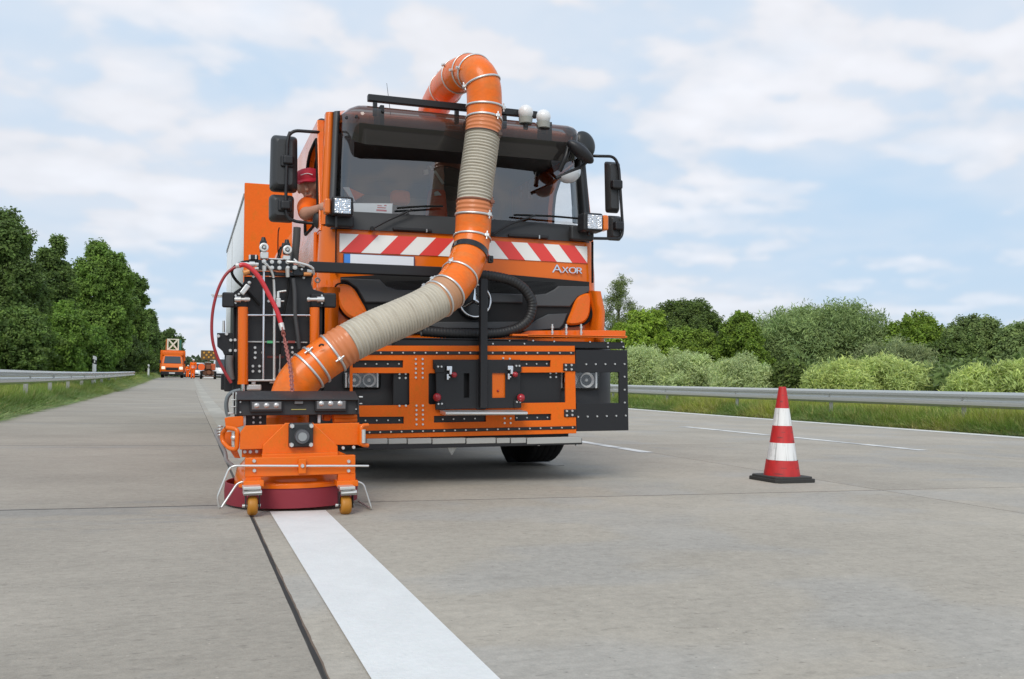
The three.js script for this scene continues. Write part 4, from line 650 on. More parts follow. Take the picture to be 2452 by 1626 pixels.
// chassis, wheels, tank, body
{
  part(truck, 'chassis', [bx(1.55, 1.65, 0.6, 0.85, -19, -6.8, 0.01), bx(2.35, 2.45, 0.6, 0.85, -19, -6.8, 0.01), bx(1.2, 2.8, 0.4, 0.62, AX - 0.08, AX + 0.08, 0.04), bx(1.5, 2.5, 0.28, 0.6, -7.6, -6.9, 0.05), bx(1.1, 2.9, 0.55, 0.8, -12.5, -9.3, 0.05), bx(0.95, 3.05, 0.85, 0.95, -13, -8.8, 0.02), bx(1.2, 2.8, 0.38, 0.6, -16.1, -15.9, 0.04)], rubber);
  part(truck, 'underbody_tank', [bx(0.85, 2.1, 0.16, 0.6, -13.4, -9.4, 0.06, 2)], rubber);
  each(truck, 'mud_flap', [bx(0.78, 1.2, 0.16, 0.7, -8.72, -8.7, 0.004), bx(2.8, 3.22, 0.16, 0.7, -8.72, -8.7, 0.004)], rubber);
  part(truck, 'axle_guard', bx(1.25, 2.35, 0.2, 0.42, -8.4, -7.5, 0.05, 2), rubber);
  const tyre = (x0, x1, zz) => { const w = (x1 - x0) / 2, pts = [[0.27, -w + 0.02], [0.3, -w], [0.42, -w], [0.475, -w + 0.012], [0.497, -w + 0.035]]; for (let k = 0; k < 5; k++) { const y = mix(-w + 0.045, w - 0.045, (k + 0.5) / 5), d = (2 * w - 0.09) / 10; pts.push([0.503, y - d * 0.9], [0.503, y + d * 0.9], [0.496, y + d * 0.91], [0.496, y + d * 1.08]); } pts.push([0.497, w - 0.035], [0.475, w - 0.012], [0.42, w], [0.3, w], [0.27, w - 0.02]); return new THREE.LatheGeometry(pts.map((p) => new THREE.Vector2(...p)), 48).rotateZ(Math.PI / 2).translate((x0 + x1) / 2, 0.503, zz); };
  const rim = (x0, x1, zz) => { const s = x1 > 2 ? 1 : -1, xm = (x0 + x1) / 2; return [cyl(V(x0 + 0.03, 0.503, zz), V(x1 - 0.03, 0.503, zz), 0.28, 0.28, 28), cyl(V(xm, 0.503, zz), V(xm + s * 0.2, 0.503, zz), 0.13, 0.1, 16)]; };
  for (const [x0, x1, zz] of [[0.81, 1.17, AX], [2.84, 3.2, AX], [0.78, 1.36, -15.2], [2.66, 3.24, -15.2], [0.78, 1.36, -16.6], [2.66, 3.24, -16.6]]) { const w = part(truck, 'wheel', tyre(x0, x1, zz), rubber); part(w, 'rim', rim(x0, x1, zz), M(0.25, 0.25, 0.25, 0.5, { metal: 0.4 })); }
  each(truck, 'mudguard', [0.74, 2.84].map((x) => new THREE.CylinderGeometry(0.6, 0.6, 0.42, 24, 1, true, -0.3, Math.PI + 0.6).rotateZ(Math.PI / 2).rotateX(Math.PI / 2 + Math.PI).translate(x + 0.21, 0.55, AX)), darkPlastic);
  // tank between the cab and the body, with sloping sides
  const sl = (x0, x1, y, a, b) => [V(x0, y, b), V(x0, y, a), V(x1, y, a), V(x1, y, b)];
  const tank = part(truck, 'water_tank', loft([sl(0.76, 3.24, 1.0, -9.3, -12.9), sl(0.76, 3.24, 1.5, -9.3, -12.9), sl(1.0, 3.0, 2.28, -9.3, -12.9), sl(1.1, 2.9, 2.34, -9.35, -12.9)]), orange);
  part(tank, 'ladder', [cyl(V(0.755, 1.4, -10.3), V(0.97, 2.25, -10.3), 0.012, 0.012, 6), cyl(V(0.755, 1.4, -10.6), V(0.97, 2.25, -10.6), 0.012, 0.012, 6), cyl(V(0.93, 2.1, -10.3), V(0.93, 2.1, -10.6), 0.01, 0.01, 6), cyl(V(0.85, 1.8, -10.3), V(0.85, 1.8, -10.6), 0.01, 0.01, 6)], blackPaint);
  part(truck, 'exhaust_stack', cyl(V(0.95, 0.9, -8.95), V(0.95, 2.0, -8.95), 0.055, 0.055, 16), M(0.1, 0.09, 0.085, 0.6));
  const cx0 = 0.7, cx1 = 3.28, cz0 = -13, top = at(585, 437, cz0).y;
  const box = part(truck, 'body_front_wall', bx(cx0, cx1, 0.95, top, cz0 - 0.06, cz0, 0.01), orangeDull);
  void box;
  const zb = cx0 / (wx(540, -10) / -10), yt = at(586, 463, cz0).y;
  const sideW = part(truck, 'body_side_panel', loft([[cz0 - 0.06], [zb]].map(([zz]) => [V(cx0, 0.95, zz), V(cx0, yt, zz), V(cx1, yt, zz), V(cx1, 0.95, zz)])), whitePaint);
  for (let k = 3; k < 4; k++) part(sideW, 'panel_joint', bx(cx0 - 0.006, cx0 + 0.01, 0.95, yt, mix(cz0, zb, k / 5) - 0.02, mix(cz0, zb, k / 5) + 0.02, 0.003), galv);
  part(sideW, 'top_rail', bx(cx0 - 0.012, cx0 + 0.03, yt - 0.05, yt + 0.012, zb, cz0 - 0.06, 0.006), M(0.3, 0.3, 0.3, 0.5));
  part(truck, 'tool_box', [bx(0.76, 1.3, 0.5, 0.95, -12.6, -9.3, 0.02)], whitePaint);
}
// sign on the dashboard
{
  const t = thing('dashboard_sign', 'white card with a small red print lying behind the windscreen', 'sign', Z3(1165, 1340, -6.78).toArray(), true);
  const c = part(t, 'card', plate(Z3, [[950, 1228], [1385, 1232], [1378, 1345], [960, 1340]], -6.77, 0.006, [], 0.001), M(0.75, 0.76, 0.78, 0.6));
  part(c, 'red_print', [[1215, 1250, 1265, 1262], [1215, 1270, 1310, 1288], [1205, 1296, 1318, 1322], [1290, 1248, 1318, 1262]].map((r) => face(Z3, ...r, -6.7685, 0.001, 0)), M(0.5, 0.06, 0.08, 0.6));
}

// ------------------------------------------------------------------ suction hose over the cab
{
  const t = thing('suction_hose', 'thick orange and grey ribbed suction hose running over the cab to the road head', 'hose', at(690, 1010, -5.5).toArray(), true);
  const P = [[1036, 268, -7.75], [1045, 250, -7.5], [1056, 230, -7.25], [1070, 210, -7.0], [1087, 191, -6.78], [1104, 178, -6.6], [1122, 171.5, -6.47], [1137, 174, -6.34], [1150, 187, -6.27], [1158, 210, -6.25], [1160, 241, -6.25], [1159.5, 272, -6.25], [1157.5, 305, -6.24], [1152, 352, -6.23], [1146, 395, -6.22], [1140, 438, -6.21], [1136, 482, -6.2], [1134, 520, -6.2], [1132, 558, -6.2], [1126, 600, -6.17], [1112, 640, -6.1], [1092, 675, -6.03], [1064, 706, -5.97], [1012, 738, -5.9], [955, 764, -5.85], [895, 790, -5.79], [832, 823, -5.74], [794, 848, -5.74], [758, 873, -5.735], [728, 898, -5.73], [708, 925, -5.73], [697, 955, -5.73], [691, 985, -5.73], [689, 1012, -5.73]].map((p) => at(...p));
  const c = curve(P), N = P.length - 1, sub = (i0, i1) => { const l = []; for (let k = 0; k <= 24; k++) l.push(c.getPoint(mix(i0, i1, k / 24) / N)); return l; };
  const R = 0.127, ribbed = (s) => 0.112 + 0.015 * Math.pow(0.5 + 0.5 * Math.cos(s / 0.0225 * 2 * Math.PI), 0.55);
  const dust = dataMap(256, 512, (i, j) => { const w = sstep(0.4, 0.75, fbm(i / 32, j / 20, 501, 4, 8)), v = fbm(i / 6, j / 6, 505, 2, 42); return [mix(0.84, 0.66, w * 0.55), mix(0.155, 0.19, w * 0.5), mix(0.003, 0.035, w * 0.5)].map((q) => q * (0.92 + 0.16 * v)); });
  const pipe = new THREE.MeshPhysicalMaterial({ map: dust, roughness: 0.45, specularIntensity: 0.5, clearcoat: 0.35, clearcoatRoughness: 0.18, side: THREE.DoubleSide });
  const greyMap = dataMap(256, 1024, (i, j) => { const v = 0.92 + 0.3 * (fbm(i / 32, j / 10, 601, 4, 8) - 0.5), d = 0.5 * sstep(0.6, 0.85, fbm(i / 40, j / 24, 607, 3, 6)); return [mix(0.58, 0.42, d) * v, mix(0.53, 0.36, d) * v, mix(0.44, 0.28, d) * v]; });
  const greyHose = new THREE.MeshStandardMaterial({ map: greyMap, roughness: 0.65, side: THREE.DoubleSide });
  const cuffM = M(0.62, 0.2, 0.07, 0.5, { clearcoat: 0.3 });
  const seg = (name, i0, i1, m, rad = () => R, step = 0.02) => part(t, name, hose(sub(i0, i1), rad, step), m);
  seg('rear_pipe', 0, 3, pipe); seg('pipe_elbow', 3, 5.6, pipe); seg('pipe_elbow', 5.6, 11.4, pipe);
  seg('hose_cuff', 11.4, 12.4, cuffM, (s) => R + 0.003 * Math.cos(s / 0.03 * 6.283), 0.005);
  seg('ribbed_hose', 12.4, 16, greyHose, ribbed, 0.0033);
  seg('hose_cuff', 16, 17, cuffM, (s) => R + 0.003 * Math.cos(s / 0.03 * 6.283), 0.005);
  seg('straight_pipe', 17, 19, pipe); seg('pipe_elbow', 19, 21.7, pipe);
  seg('hose_cuff', 21.7, 22.4, M(0.5, 0.26, 0.14, 0.6), (s) => R + 0.003 * Math.cos(s / 0.03 * 6.283), 0.005);
  seg('ribbed_hose', 22.4, 26, greyHose, ribbed, 0.0033);
  seg('hose_cuff', 26, 27, cuffM, (s) => R + 0.003 * Math.cos(s / 0.03 * 6.283), 0.005);
  seg('pipe_elbow', 27, 33, pipe);
  const clamp1 = (u, rr = R + 0.004, th = 0.006, m = zinc, blockA = 0.6) => {
    const Tn = c.getTangent(u / N), p = c.getPoint(u / N), g = new THREE.TorusGeometry(rr, th, 8, 48), q = new THREE.Quaternion().setFromUnitVectors(V(0, 0, 1), Tn); g.scale(1, 1, 1.4); g.applyQuaternion(q); g.translate(p.x, p.y, p.z);
    const k = part(t, 'hose_clamp', g, m), side = V(Math.cos(blockA), Math.sin(blockA), 0).applyQuaternion(q), b = new RoundedBoxGeometry(0.03, 0.02, 0.024, 1, 0.004).applyQuaternion(q); const o = p.clone().addScaledVector(side, rr + 0.008); b.translate(o.x, o.y, o.z);
    part(k, 'clamp_lock', [b, cyl(o.clone().addScaledVector(Tn, -0.03), o.clone().addScaledVector(Tn, 0.03), 0.006, 0.006, 8)], m);
  };
  for (const [u, a] of [[2.85, 2], [4.6, 2.6], [6.0, 3.2], [7.0, 3.0], [8.6, 3.4], [10.5, 0.3], [11.5, 1.0], [16.9, 0.9], [18.3, 0.9], [20.6, 2.0], [21.75, 2.6], [22.3, 2.6], [26.9, 0.3], [28.0, 1.5], [28.6, -1.8]]) clamp1(u, undefined, undefined, undefined, a);
  clamp1(12.4, R + 0.002, 0.004, M(0.08, 0.05, 0.04, 0.6)); clamp1(16.05, R + 0.002, 0.004, M(0.2, 0.08, 0.05, 0.6));
  // black band at the knee
  const T0 = c.getTangent(19.15 / N), p0 = c.getPoint(19.15 / N), bg = new THREE.CylinderGeometry(R + 0.006, R + 0.006, 0.045, 44, 1, true).applyQuaternion(new THREE.Quaternion().setFromUnitVectors(V(0, 1, 0), T0)).translate(p0.x, p0.y, p0.z);
  const band = part(t, 'knee_band', bg, blackGloss); const kb = at(1172, 622, -6.08); part(band, 'band_lock', [new RoundedBoxGeometry(0.035, 0.05, 0.04, 1, 0.006).translate(kb.x, kb.y, kb.z + 0.02), cyl(V(kb.x, kb.y, kb.z), V(kb.x, kb.y, kb.z + 0.06), 0.009, 0.009, 8)], blackPaint);
  part(t, 'flange', [cyl(at(689, 998, -5.73), at(689, 1016, -5.73), 0.142, 0.142, 36)], orange);
  part(t, 'pipe_hook', bar([Z1(1075, 1055, -5.6), Z1(1090, 1035, -5.59), Z1(1120, 1045, -5.59)], 0.006, 0.01), blackPaint);
}

// ------------------------------------------------------------------ line removal head: lifting mast and road carriage
{
  const head = thing('line_removal_unit', 'orange road carriage on castors hung from a black lifting mast at the truck corner', 'road machine', at(710, 1228, -5.6).toArray(), true);
  const z = -6.02;
  const mast = part(head, 'mast_plate', [plate(Z1, [[372, 400], [1010, 405], [1000, 470], [1020, 520], [1105, 545], [1128, 560], [1128, 1470], [275, 1480], [275, 545], [345, 500], [372, 440]], z, 0.03), face(Z1, 395, 640, 995, 1480, z - 0.06, 0.04, 0.004), bx(Z1(270, 600, z).x, Z1(300, 600, z).x, Z1(300, 1480, z).y, Z1(300, 560, z).y, z - 0.4, z, 0.004), bx(Z1(1100, 600, z).x, Z1(1130, 600, z).x, Z1(300, 1480, z).y, Z1(300, 560, z).y, z - 0.4, z, 0.004)], blackPaint);
  part(mast, 'bolts', bolts(Z1, z, [[458, 402], [930, 412], [600, 632], [472, 1068], [475, 1115], [472, 1163], [820, 1068], [824, 1113], [820, 1163], [452, 1242], [514, 1242], [452, 1290], [514, 1290], [545, 1115]], 0.0105), zinc, STUFF);
  for (const [u0, u1, v0, v1] of [[315, 404, 688, 1412], [986, 1078, 692, 1440]]) { const a = Z1((u0 + u1) / 2, v0, z + 0.06), b = Z1((u0 + u1) / 2, v1, z + 0.06); part(head, 'lift_cylinder', [cyl(b, a, 0.031, 0.031, 24), cyl(b.clone().add(V(0, 0.02, 0)), b, 0.034, 0.034, 24)], orange); part(head, 'piston_rod', cyl(b.clone().add(V(0, -0.12, 0)), b, 0.014, 0.014, 12), chrome); }
  for (const [u0, v0, u1, v1, s] of [[165, 545, 285, 692, -1], [1115, 552, 1236, 695, 1]]) {
    part(head, 'mast_ear', [face(Z1, u0, v0, u1, v1, z + 0.07, 0.03, 0.012, 2), face(Z1, s < 0 ? 280 : 1000, 560, s < 0 ? 400 : 1120, 690, z + 0.05, 0.05, 0.006)], blackPaint);
    const y = s < 0 ? 615 : 615, a = s < 0 ? [280, 425] : [960, 1122];
    part(head, 'ear_bolt', [cyl(Z1(a[0], y, z + 0.09), Z1(a[1], y, z + 0.09), 0.011, 0.011, 10), cyl(Z1(s < 0 ? 285 : 1055, y, z + 0.09), Z1(s < 0 ? 340 : 1120, y, z + 0.09), 0.018, 0.018, 8), cyl(Z1(s < 0 ? 375 : 965, y, z + 0.09), Z1(s < 0 ? 415 : 990, y, z + 0.09), 0.016, 0.014, 8), ...bolts(Z1, z + 0.07, [[290, 580], [290, 648], [322, 565], [1100, 580], [1100, 650]].filter(([u]) => (u < 600) === (s < 0)), 0.008)], zinc);
  }
  part(head, 'fork_pin', bar([Z1(62, 570, z + 0.02), Z1(100, 575, z + 0.02), Z1(165, 575, z + 0.02)], 0.005, 0.01, 6), zinc); part(head, 'fork_pin', bar([Z1(72, 588, z + 0.02), Z1(100, 588, z + 0.02), Z1(165, 590, z + 0.02)], 0.005, 0.01, 6), zinc);
  part(head, 'guide_rod', cyl(Z1(549, 1375, z + 0.045), Z1(556, 330, z + 0.045), 0.008, 0.008, 10), chrome);
  part(head, 'guide_rod', bar([Z1(653, 1375, z + 0.045), Z1(654, 500, z + 0.045), Z1(640, 340, z + 0.06), Z1(560, 268, z + 0.08)], 0.009, 0.06), zinc);
  part(head, 'guide_rod', cyl(Z1(702, 1370, z + 0.03), Z1(708, 1130, z + 0.03), 0.005, 0.005, 8), steel);
  part(head, 'cross_rod', cyl(Z1(400, 762, z + 0.05), Z1(988, 764, z + 0.05), 0.007, 0.007, 10), chrome);
  part(head, 'level_scale', face(Z1, 405, 1005, 965, 1026, z + 0.02, 0.012, 0.002), galv);
  part(head, 'scale_mark', face(Z1, 585, 1003, 640, 1028, z + 0.023, 0.004, 0.001), M(0.1, 0.45, 0.2, 0.5)); part(head, 'scale_mark', face(Z1, 780, 1003, 850, 1026, z + 0.023, 0.004, 0.001), M(0.3, 0.06, 0.05, 0.5));
  part(head, 'red_plate', face(Z1, 585, 1145, 745, 1168, z + 0.002, 0.008, 0.002), M(0.12, 0.02, 0.015, 0.6));
  part(head, 'lower_plate', [face(Z1, 408, 1366, 740, 1384, z + 0.09, 0.09, 0.003), face(Z1, 395, 1412, 535, 1470, z + 0.07, 0.06, 0.008), face(Z1, 440, 1384, 480, 1415, z + 0.07, 0.03, 0.004), face(Z1, 610, 1384, 665, 1405, z + 0.07, 0.03, 0.004), face(Z1, 694, 1268, 718, 1320, z + 0.03, 0.02, 0.004)], zinc);
  part(head, 'grease_hose', tube([[830, 420], [845, 560], [850, 760], [872, 930], [890, 1080]].map(([u, v]) => Z1(u, v, z + 0.05)), 0.014, 40, 10), M(0.05, 0.052, 0.055, 0.5));
  part(head, 'grease_hose', tube([[790, 400], [785, 520], [760, 660], [735, 800], [715, 980], [705, 1130]].map(([u, v]) => Z1(u, v, z + 0.04)), 0.007, 40, 8), rubber);
  part(head, 'sensor', [face(Z1, 672, 600, 716, 692, z + 0.06, 0.05, 0.006), cyl(Z1(690, 600, z + 0.04), Z1(690, 540, z + 0.04), 0.012, 0.009, 8), cyl(Z1(690, 545, z + 0.04), Z1(765, 535, z + 0.04), 0.007, 0.007, 8), cyl(Z1(716, 632, z + 0.05), Z1(745, 632, z + 0.05), 0.006, 0.006, 6)], zinc);
  { const a = Z1(378, 522, z + 0.1), g = new RoundedBoxGeometry(0.032, 0.07, 0.03, 1, 0.006).rotateZ(-0.62).translate(a.x, a.y, a.z); part(head, 'switch_block', [g, new THREE.SphereGeometry(0.012, 10, 8).translate(Z1(420, 474, z + 0.1).x, Z1(420, 474, z).y, z + 0.1)], zinc); }
  // valve block with solenoids and pipes
  const zv = z + 0.06, vb = part(head, 'valve_block', [face(Z1, 500, 240, 835, 345, zv, 0.1, 0.005), face(Z1, 830, 290, 1010, 395, zv - 0.02, 0.08, 0.005), face(Z1, 370, 345, 1020, 405, zv - 0.03, 0.06, 0.005)], blackGloss);
  each(vb, 'fitting', [[556, 262, 0.016], [630, 266, 0.015], [700, 267, 0.015], [778, 266, 0.016], [558, 318, 0.015], [630, 320, 0.015], [700, 322, 0.015], [778, 320, 0.014], [845, 318, 0.017], [910, 335, 0.008]].map(([u, v, r]) => { const p = Z1(u, v, zv); return merge([cyl(p, p.clone().add(V(0, 0, 0.02)), r, r * 0.9, 6), cyl(p, p.clone().add(V(0, 0, 0.028)), r * 0.5, r * 0.5, 8)]); }), zinc);
  each(vb, 'valve_top', [face(Z1, 527, 165, 600, 232, zv + 0.01, 0.07, 0.006), face(Z1, 600, 226, 740, 244, zv, 0.07, 0.003), face(Z1, 738, 200, 805, 244, zv + 0.005, 0.07, 0.006)], M(0.65, 0.66, 0.66, 0.4, { metal: 0.4 }));
  for (const [u, v] of [[556, 128], [776, 150]]) { const p = Z1(u, v, zv); const s = part(vb, 'solenoid', [face(Z1, u - 34, v - 70, u + 28, v + 40, zv - 0.005, 0.06, 0.008), cyl(Z1(u - 4, v - 62, zv - 0.03), Z1(u - 4, v - 96, zv - 0.03), 0.017, 0.012, 10)], blackPaint); part(s, 'coil_cap', [new THREE.TorusGeometry(0.021, 0.008, 8, 22).translate(p.x, p.y, p.z + 0.01)], M(0.78, 0.78, 0.76, 0.35, { metal: 0.3 })); part(s, 'coil_nut', cyl(p, V(p.x, p.y, p.z + 0.03), 0.012, 0.009, 8), steel); }
  each(vb, 'pipe', [bar([Z1(775, 262, zv + 0.03), Z1(860, 266, zv + 0.04), Z1(990, 300, zv + 0.04), Z1(1022, 330, zv + 0.03), Z1(1025, 380, zv)], 0.008, 0.03), cyl(Z1(560, 350, zv + 0.02), Z1(560, 300, zv + 0.02), 0.012, 0.014, 8), cyl(Z1(780, 405, zv + 0.01), Z1(776, 320, zv + 0.02), 0.012, 0.014, 8), cyl(Z1(330, 284, zv), Z1(505, 286, zv), 0.013, 0.011, 10), cyl(Z1(420, 284, zv), Z1(470, 285, zv), 0.018, 0.018, 6), cyl(Z1(470, 326, zv), Z1(505, 326, zv), 0.01, 0.01, 8), bar([Z1(840, 240, zv - 0.02), Z1(905, 300, zv + 0.02), Z1(940, 305, zv + 0.03)], 0.008, 0.02), cyl(Z1(880, 290, zv), Z1(940, 300, zv), 0.014, 0.014, 6), cyl(Z1(960, 350, zv), Z1(1015, 360, zv), 0.014, 0.012, 6)], M(0.7, 0.7, 0.68, 0.35, { metal: 0.6 }));
  part(vb, 'connector', [face(Z1, 418, 192, 505, 250, zv - 0.05, 0.06, 0.008)], blackPaint); each(vb, 'connector_ring', [425, 482].map((u) => face(Z1, u - 9, 196, u + 9, 240, zv - 0.045, 0.02, 0.003)), zinc);
  part(vb, 'brass_fitting', [cyl(Z1(365, 372, zv), Z1(420, 352, zv), 0.02, 0.016, 8), cyl(Z1(930, 378, zv), Z1(1000, 376, zv), 0.014, 0.014, 6)], M(0.7, 0.3, 0.1, 0.4, { metal: 0.4 }));
  part(head, 'black_cable', tube([[690, 200], [700, 150], [740, 118], [800, 120]].map(([u, v]) => Z1(u, v, zv)), 0.004, 24, 6), rubber);
  part(head, 'black_cable', tube([[715, 225], [690, 180], [690, 0], [700, -60]].map(([u, v]) => Z1(u, v, zv - 0.05)), 0.004, 24, 6), rubber);
  part(head, 'black_cable', tube([[500, 262], [380, 262], [290, 300], [255, 360], [290, 430], [350, 490], [420, 560], [520, 670]].map(([u, v]) => Z1(u, v, z + 0.045)), 0.009, 50, 8), rubber);
  part(head, 'corrugated_hose', tube([[868, -60], [862, 60], [850, 180], [845, 260]].map(([u, v]) => Z1(u, v, z - 0.05)), 0.024, 40, 12), M(0.05, 0.045, 0.042, 0.6));
  part(head, 'red_hose', tube([[325, 300], [365, 290], [430, 322], [520, 420], [610, 585], [675, 715], [722, 862]].map(([u, v]) => Z1(u, v, z + 0.22)), 0.0145, 70, 12), M(0.62, 0.03, 0.04, 0.38, { clearcoat: 0.4 }));
  part(head, 'red_hose', tube([[335, 300], [265, 325], [190, 395], [125, 525], [80, 700], [66, 880], [80, 1030], [125, 1170], [190, 1300], [250, 1400]].map(([u, v]) => Z1(u, v, z + 0.1)), 0.0095, 80, 10), M(0.3, 0.015, 0.02, 0.4, { clearcoat: 0.3 }));
  part(head, 'hose_fitting', [cyl(Z1(290, 300, z + 0.16), Z1(400, 285, z + 0.16), 0.017, 0.014, 10), cyl(Z1(716, 840, z + 0.22), Z1(732, 905, z + 0.23), 0.017, 0.015, 10)], M(0.75, 0.72, 0.7, 0.4, { metal: 0.4 }));
  { const c = curve([[730, 890], [750, 990], [775, 1110], [795, 1210], [812, 1330], [822, 1470]].map(([u, v]) => Z1(u, v, z + 0.24 + Math.max(0, v - 1000) * 0.00085)), 0.5), L = c.getLength(), n = Math.floor(L / 0.021), g = []; for (let i = 0; i < n; i++) { const p = c.getPointAt((i + 0.5) / n), d = c.getTangentAt((i + 0.5) / n); g.push(new THREE.TorusGeometry(0.011, 0.0048, 6, 12).scale(0.85, 1.5, 1).rotateY(i % 2 ? Math.PI / 2 : 0).applyQuaternion(new THREE.Quaternion().setFromUnitVectors(V(0, 1, 0), d)).translate(p.x, p.y, p.z)); } part(head, 'chain', g, M(0.38, 0.14, 0.12, 0.5, { metal: 0.4 }), STUFF); }
  // black boxes on the outer side of the mast
  part(head, 'side_bracket', [plate(Z1, [[118, 930], [268, 930], [290, 960], [290, 1130], [185, 1135], [170, 1100], [120, 1055]], z - 0.02, 0.05), face(Z1, 190, 1130, 300, 1480, z - 0.05, 0.06, 0.006), face(Z1, 155, 1320, 200, 1465, z - 0.1, 0.05, 0.004)], blackPaint);
  part(head, 'bracket_bolt', [[205, 940], [245, 998], [285, 996], [240, 1095], [288, 1095], [130, 960]].map(([u, v]) => bolt(Z1(u, v, z - 0.01), 0.012, 0.012)).concat(cyl(Z1(178, 925, z - 0.04), Z1(178, 815, z - 0.04), 0.009, 0.007, 8)), zinc);
  part(head, 'grey_pipe', tube([[238, 1140], [232, 1210], [238, 1290], [250, 1370]].map(([u, v]) => Z1(u, v, z + 0.02)), 0.024, 20, 10), M(0.13, 0.13, 0.13, 0.5));
  // light bar
  const zl = -5.42, lb = part(head, 'light_bar', [face(Z2, 290, 240, 1568, 402, zl - 0.03, 0.012, 0.004), loft([[292, 0], [1566, 0]].map(([u]) => { const a = Z2(u, 240, zl), b = Z2(u, 160, zl); return [V(a.x, a.y, zl), V(b.x, a.y + 0.043, zl - 0.14), V(b.x, a.y + 0.035, zl - 0.145), V(a.x, a.y - 0.012, zl - 0.004)]; })), bx(Z2(290, 300, zl).x, Z2(300, 300, zl).x, Z2(300, 402, zl).y, Z2(300, 236, zl).y, zl - 0.14, zl, 0.003), bx(Z2(1555, 300, zl).x, Z2(1567, 300, zl).x, Z2(1560, 402, zl).y, Z2(1560, 236, zl).y, zl - 0.14, zl, 0.003)], M(0.03, 0.031, 0.034, 0.5));
  part(lb, 'bolts', bolts(Z2, zl - 0.028, [[328, 272], [328, 380], [1540, 243], [1535, 348]], 0.006), zinc, STUFF);
  for (const [u0, v0, u1, v1, cs] of [[430, 262, 772, 378, [[500, 310], [603, 309], [706, 307]]], [1108, 250, 1442, 372, [[1175, 290], [1272, 289], [1370, 288]]]]) {
    const l = part(lb, 'spot_lamp', [face(Z2, u0, v0, u1, v1, zl - 0.005, 0.025, 0.006)], blackPaint); part(l, 'lamp_rim', face(Z2, u0 + 18, v0 + 12, u1 - 14, v1 - 26, zl - 0.002, 0.01, 0.004), M(0.2, 0.19, 0.19, 0.3, { metal: 0.6 }));
    for (const [u, v] of cs) { const p = Z2(u, v, zl); part(l, 'lamp_lens', [new THREE.SphereGeometry(0.0195, 18, 10, 0, Math.PI * 2, 0, 1.0).rotateX(Math.PI / 2).translate(p.x, p.y, zl - 0.013)], M(0.62, 0.6, 0.58, 0.15, { clearcoat: 1, metal: 0.5 })); }
  }
  part(lb, 'camera_box', face(Z2, 895, 245, 985, 294, zl - 0.012, 0.02, 0.004), M(0.16, 0.16, 0.165, 0.5)); part(lb, 'yellow_line', face(Z2, 860, 348, 1015, 354, zl - 0.026, 0.004, 0), M(0.45, 0.4, 0.12, 0.5));
  part(lb, 'end_rail', [cyl(Z2(255, 400, zl - 0.12), Z2(255, 170, zl - 0.12), 0.005, 0.005, 6), cyl(Z2(285, 400, zl - 0.08), Z2(285, 170, zl - 0.08), 0.005, 0.005, 6), face(Z2, 232, 244, 285, 256, zl - 0.07, 0.01, 0.002), face(Z2, 232, 316, 285, 328, zl - 0.07, 0.01, 0.002), face(Z2, 200, 380, 260, 402, zl - 0.1, 0.01, 0.002), face(Z2, 1568, 212, 1608, 228, zl - 0.03, 0.02, 0.003), face(Z2, 1568, 284, 1602, 296, zl - 0.03, 0.02, 0.003)], zinc);
  part(lb, 'end_loop', tube([[330, 150], [250, 170], [200, 215], [182, 290], [188, 370], [205, 420]].map(([u, v]) => Z2(u, v, zl - 0.2)), 0.012, 30, 8), M(0.14, 0.16, 0.17, 0.5));
  each(lb, 'bar_leg', [face(Z2, 385, 395, 600, 520, zl - 0.1, 0.04), face(Z2, 1050, 395, 1165, 505, zl - 0.1, 0.04), face(Z2, 1500, 395, 1572, 490, zl - 0.12, 0.04)], blackPaint); part(lb, 'leg_bolts', bolts(Z2, zl - 0.1, [[465, 432], [536, 432], [465, 486], [536, 486]], 0.008), zinc, STUFF);
  each(head, 'white_post', [face(Z2, 358, 418, 386, 520, zl - 0.06, 0.03, 0.003), face(Z2, 1138, 395, 1166, 492, zl - 0.06, 0.03, 0.003)], M(0.7, 0.72, 0.72, 0.4, { metal: 0.3 }));
  part(head, 'side_joint', [face(Z2, 1195, 400, 1275, 470, zl - 0.1, 0.08, 0.01), cyl(Z2(1290, 420, zl - 0.08), Z2(1540, 425, zl - 0.12), 0.02, 0.012, 10), cyl(Z2(1300, 465, zl - 0.08), Z2(1540, 462, zl - 0.12), 0.016, 0.014, 10)], orangeDull);
  // carriage
  const zb = -5.27, car = part(head, 'cross_beam', [plate(Z2, [[384, 520], [830, 505], [830, 640], [590, 765], [322, 770], [330, 590]], zb - 0.03, 0.03), plate(Z2, [[1085, 502], [1570, 490], [1572, 722], [1330, 722], [1085, 600]], zb - 0.03, 0.03), plate(Z2, [[800, 492], [1088, 490], [1345, 735], [1350, 850], [556, 855], [565, 722]], zb, 0.03, [], 0.004), bx(Z2(330, 600, zb).x, Z2(1568, 600, zb).x, Z2(560, 700, zb).y, Z2(560, 600, zb).y, zb - 0.14, zb - 0.06, 0.004)], orange);
  each(car, 'gusset', [plate(Z2, [[1340, 780], [1460, 830], [1350, 835]], zb - 0.02, 0.02), plate(Z2, [[345, 760], [560, 765], [556, 850], [345, 850]], zb - 0.08, 0.02)], orange);
  const brg = part(head, 'bearing', face(Z2, 836, 492, 1090, 746, zb + 0.03, 0.035, 0.012, 2), M(0.022, 0.023, 0.025, 0.45)), bc = Z2(970, 632, zb + 0.03);
  part(brg, 'bearing_cap', [cyl(bc, bc.clone().add(V(0, 0, 0.03)), 0.042, 0.038, 32)], M(0.16, 0.16, 0.17, 0.35, { metal: 0.6 })); part(brg, 'bearing_nut', cyl(bc, bc.clone().add(V(0, 0, 0.042)), 0.027, 0.024, 24), M(0.4, 0.41, 0.41, 0.35, { metal: 0.7 }));
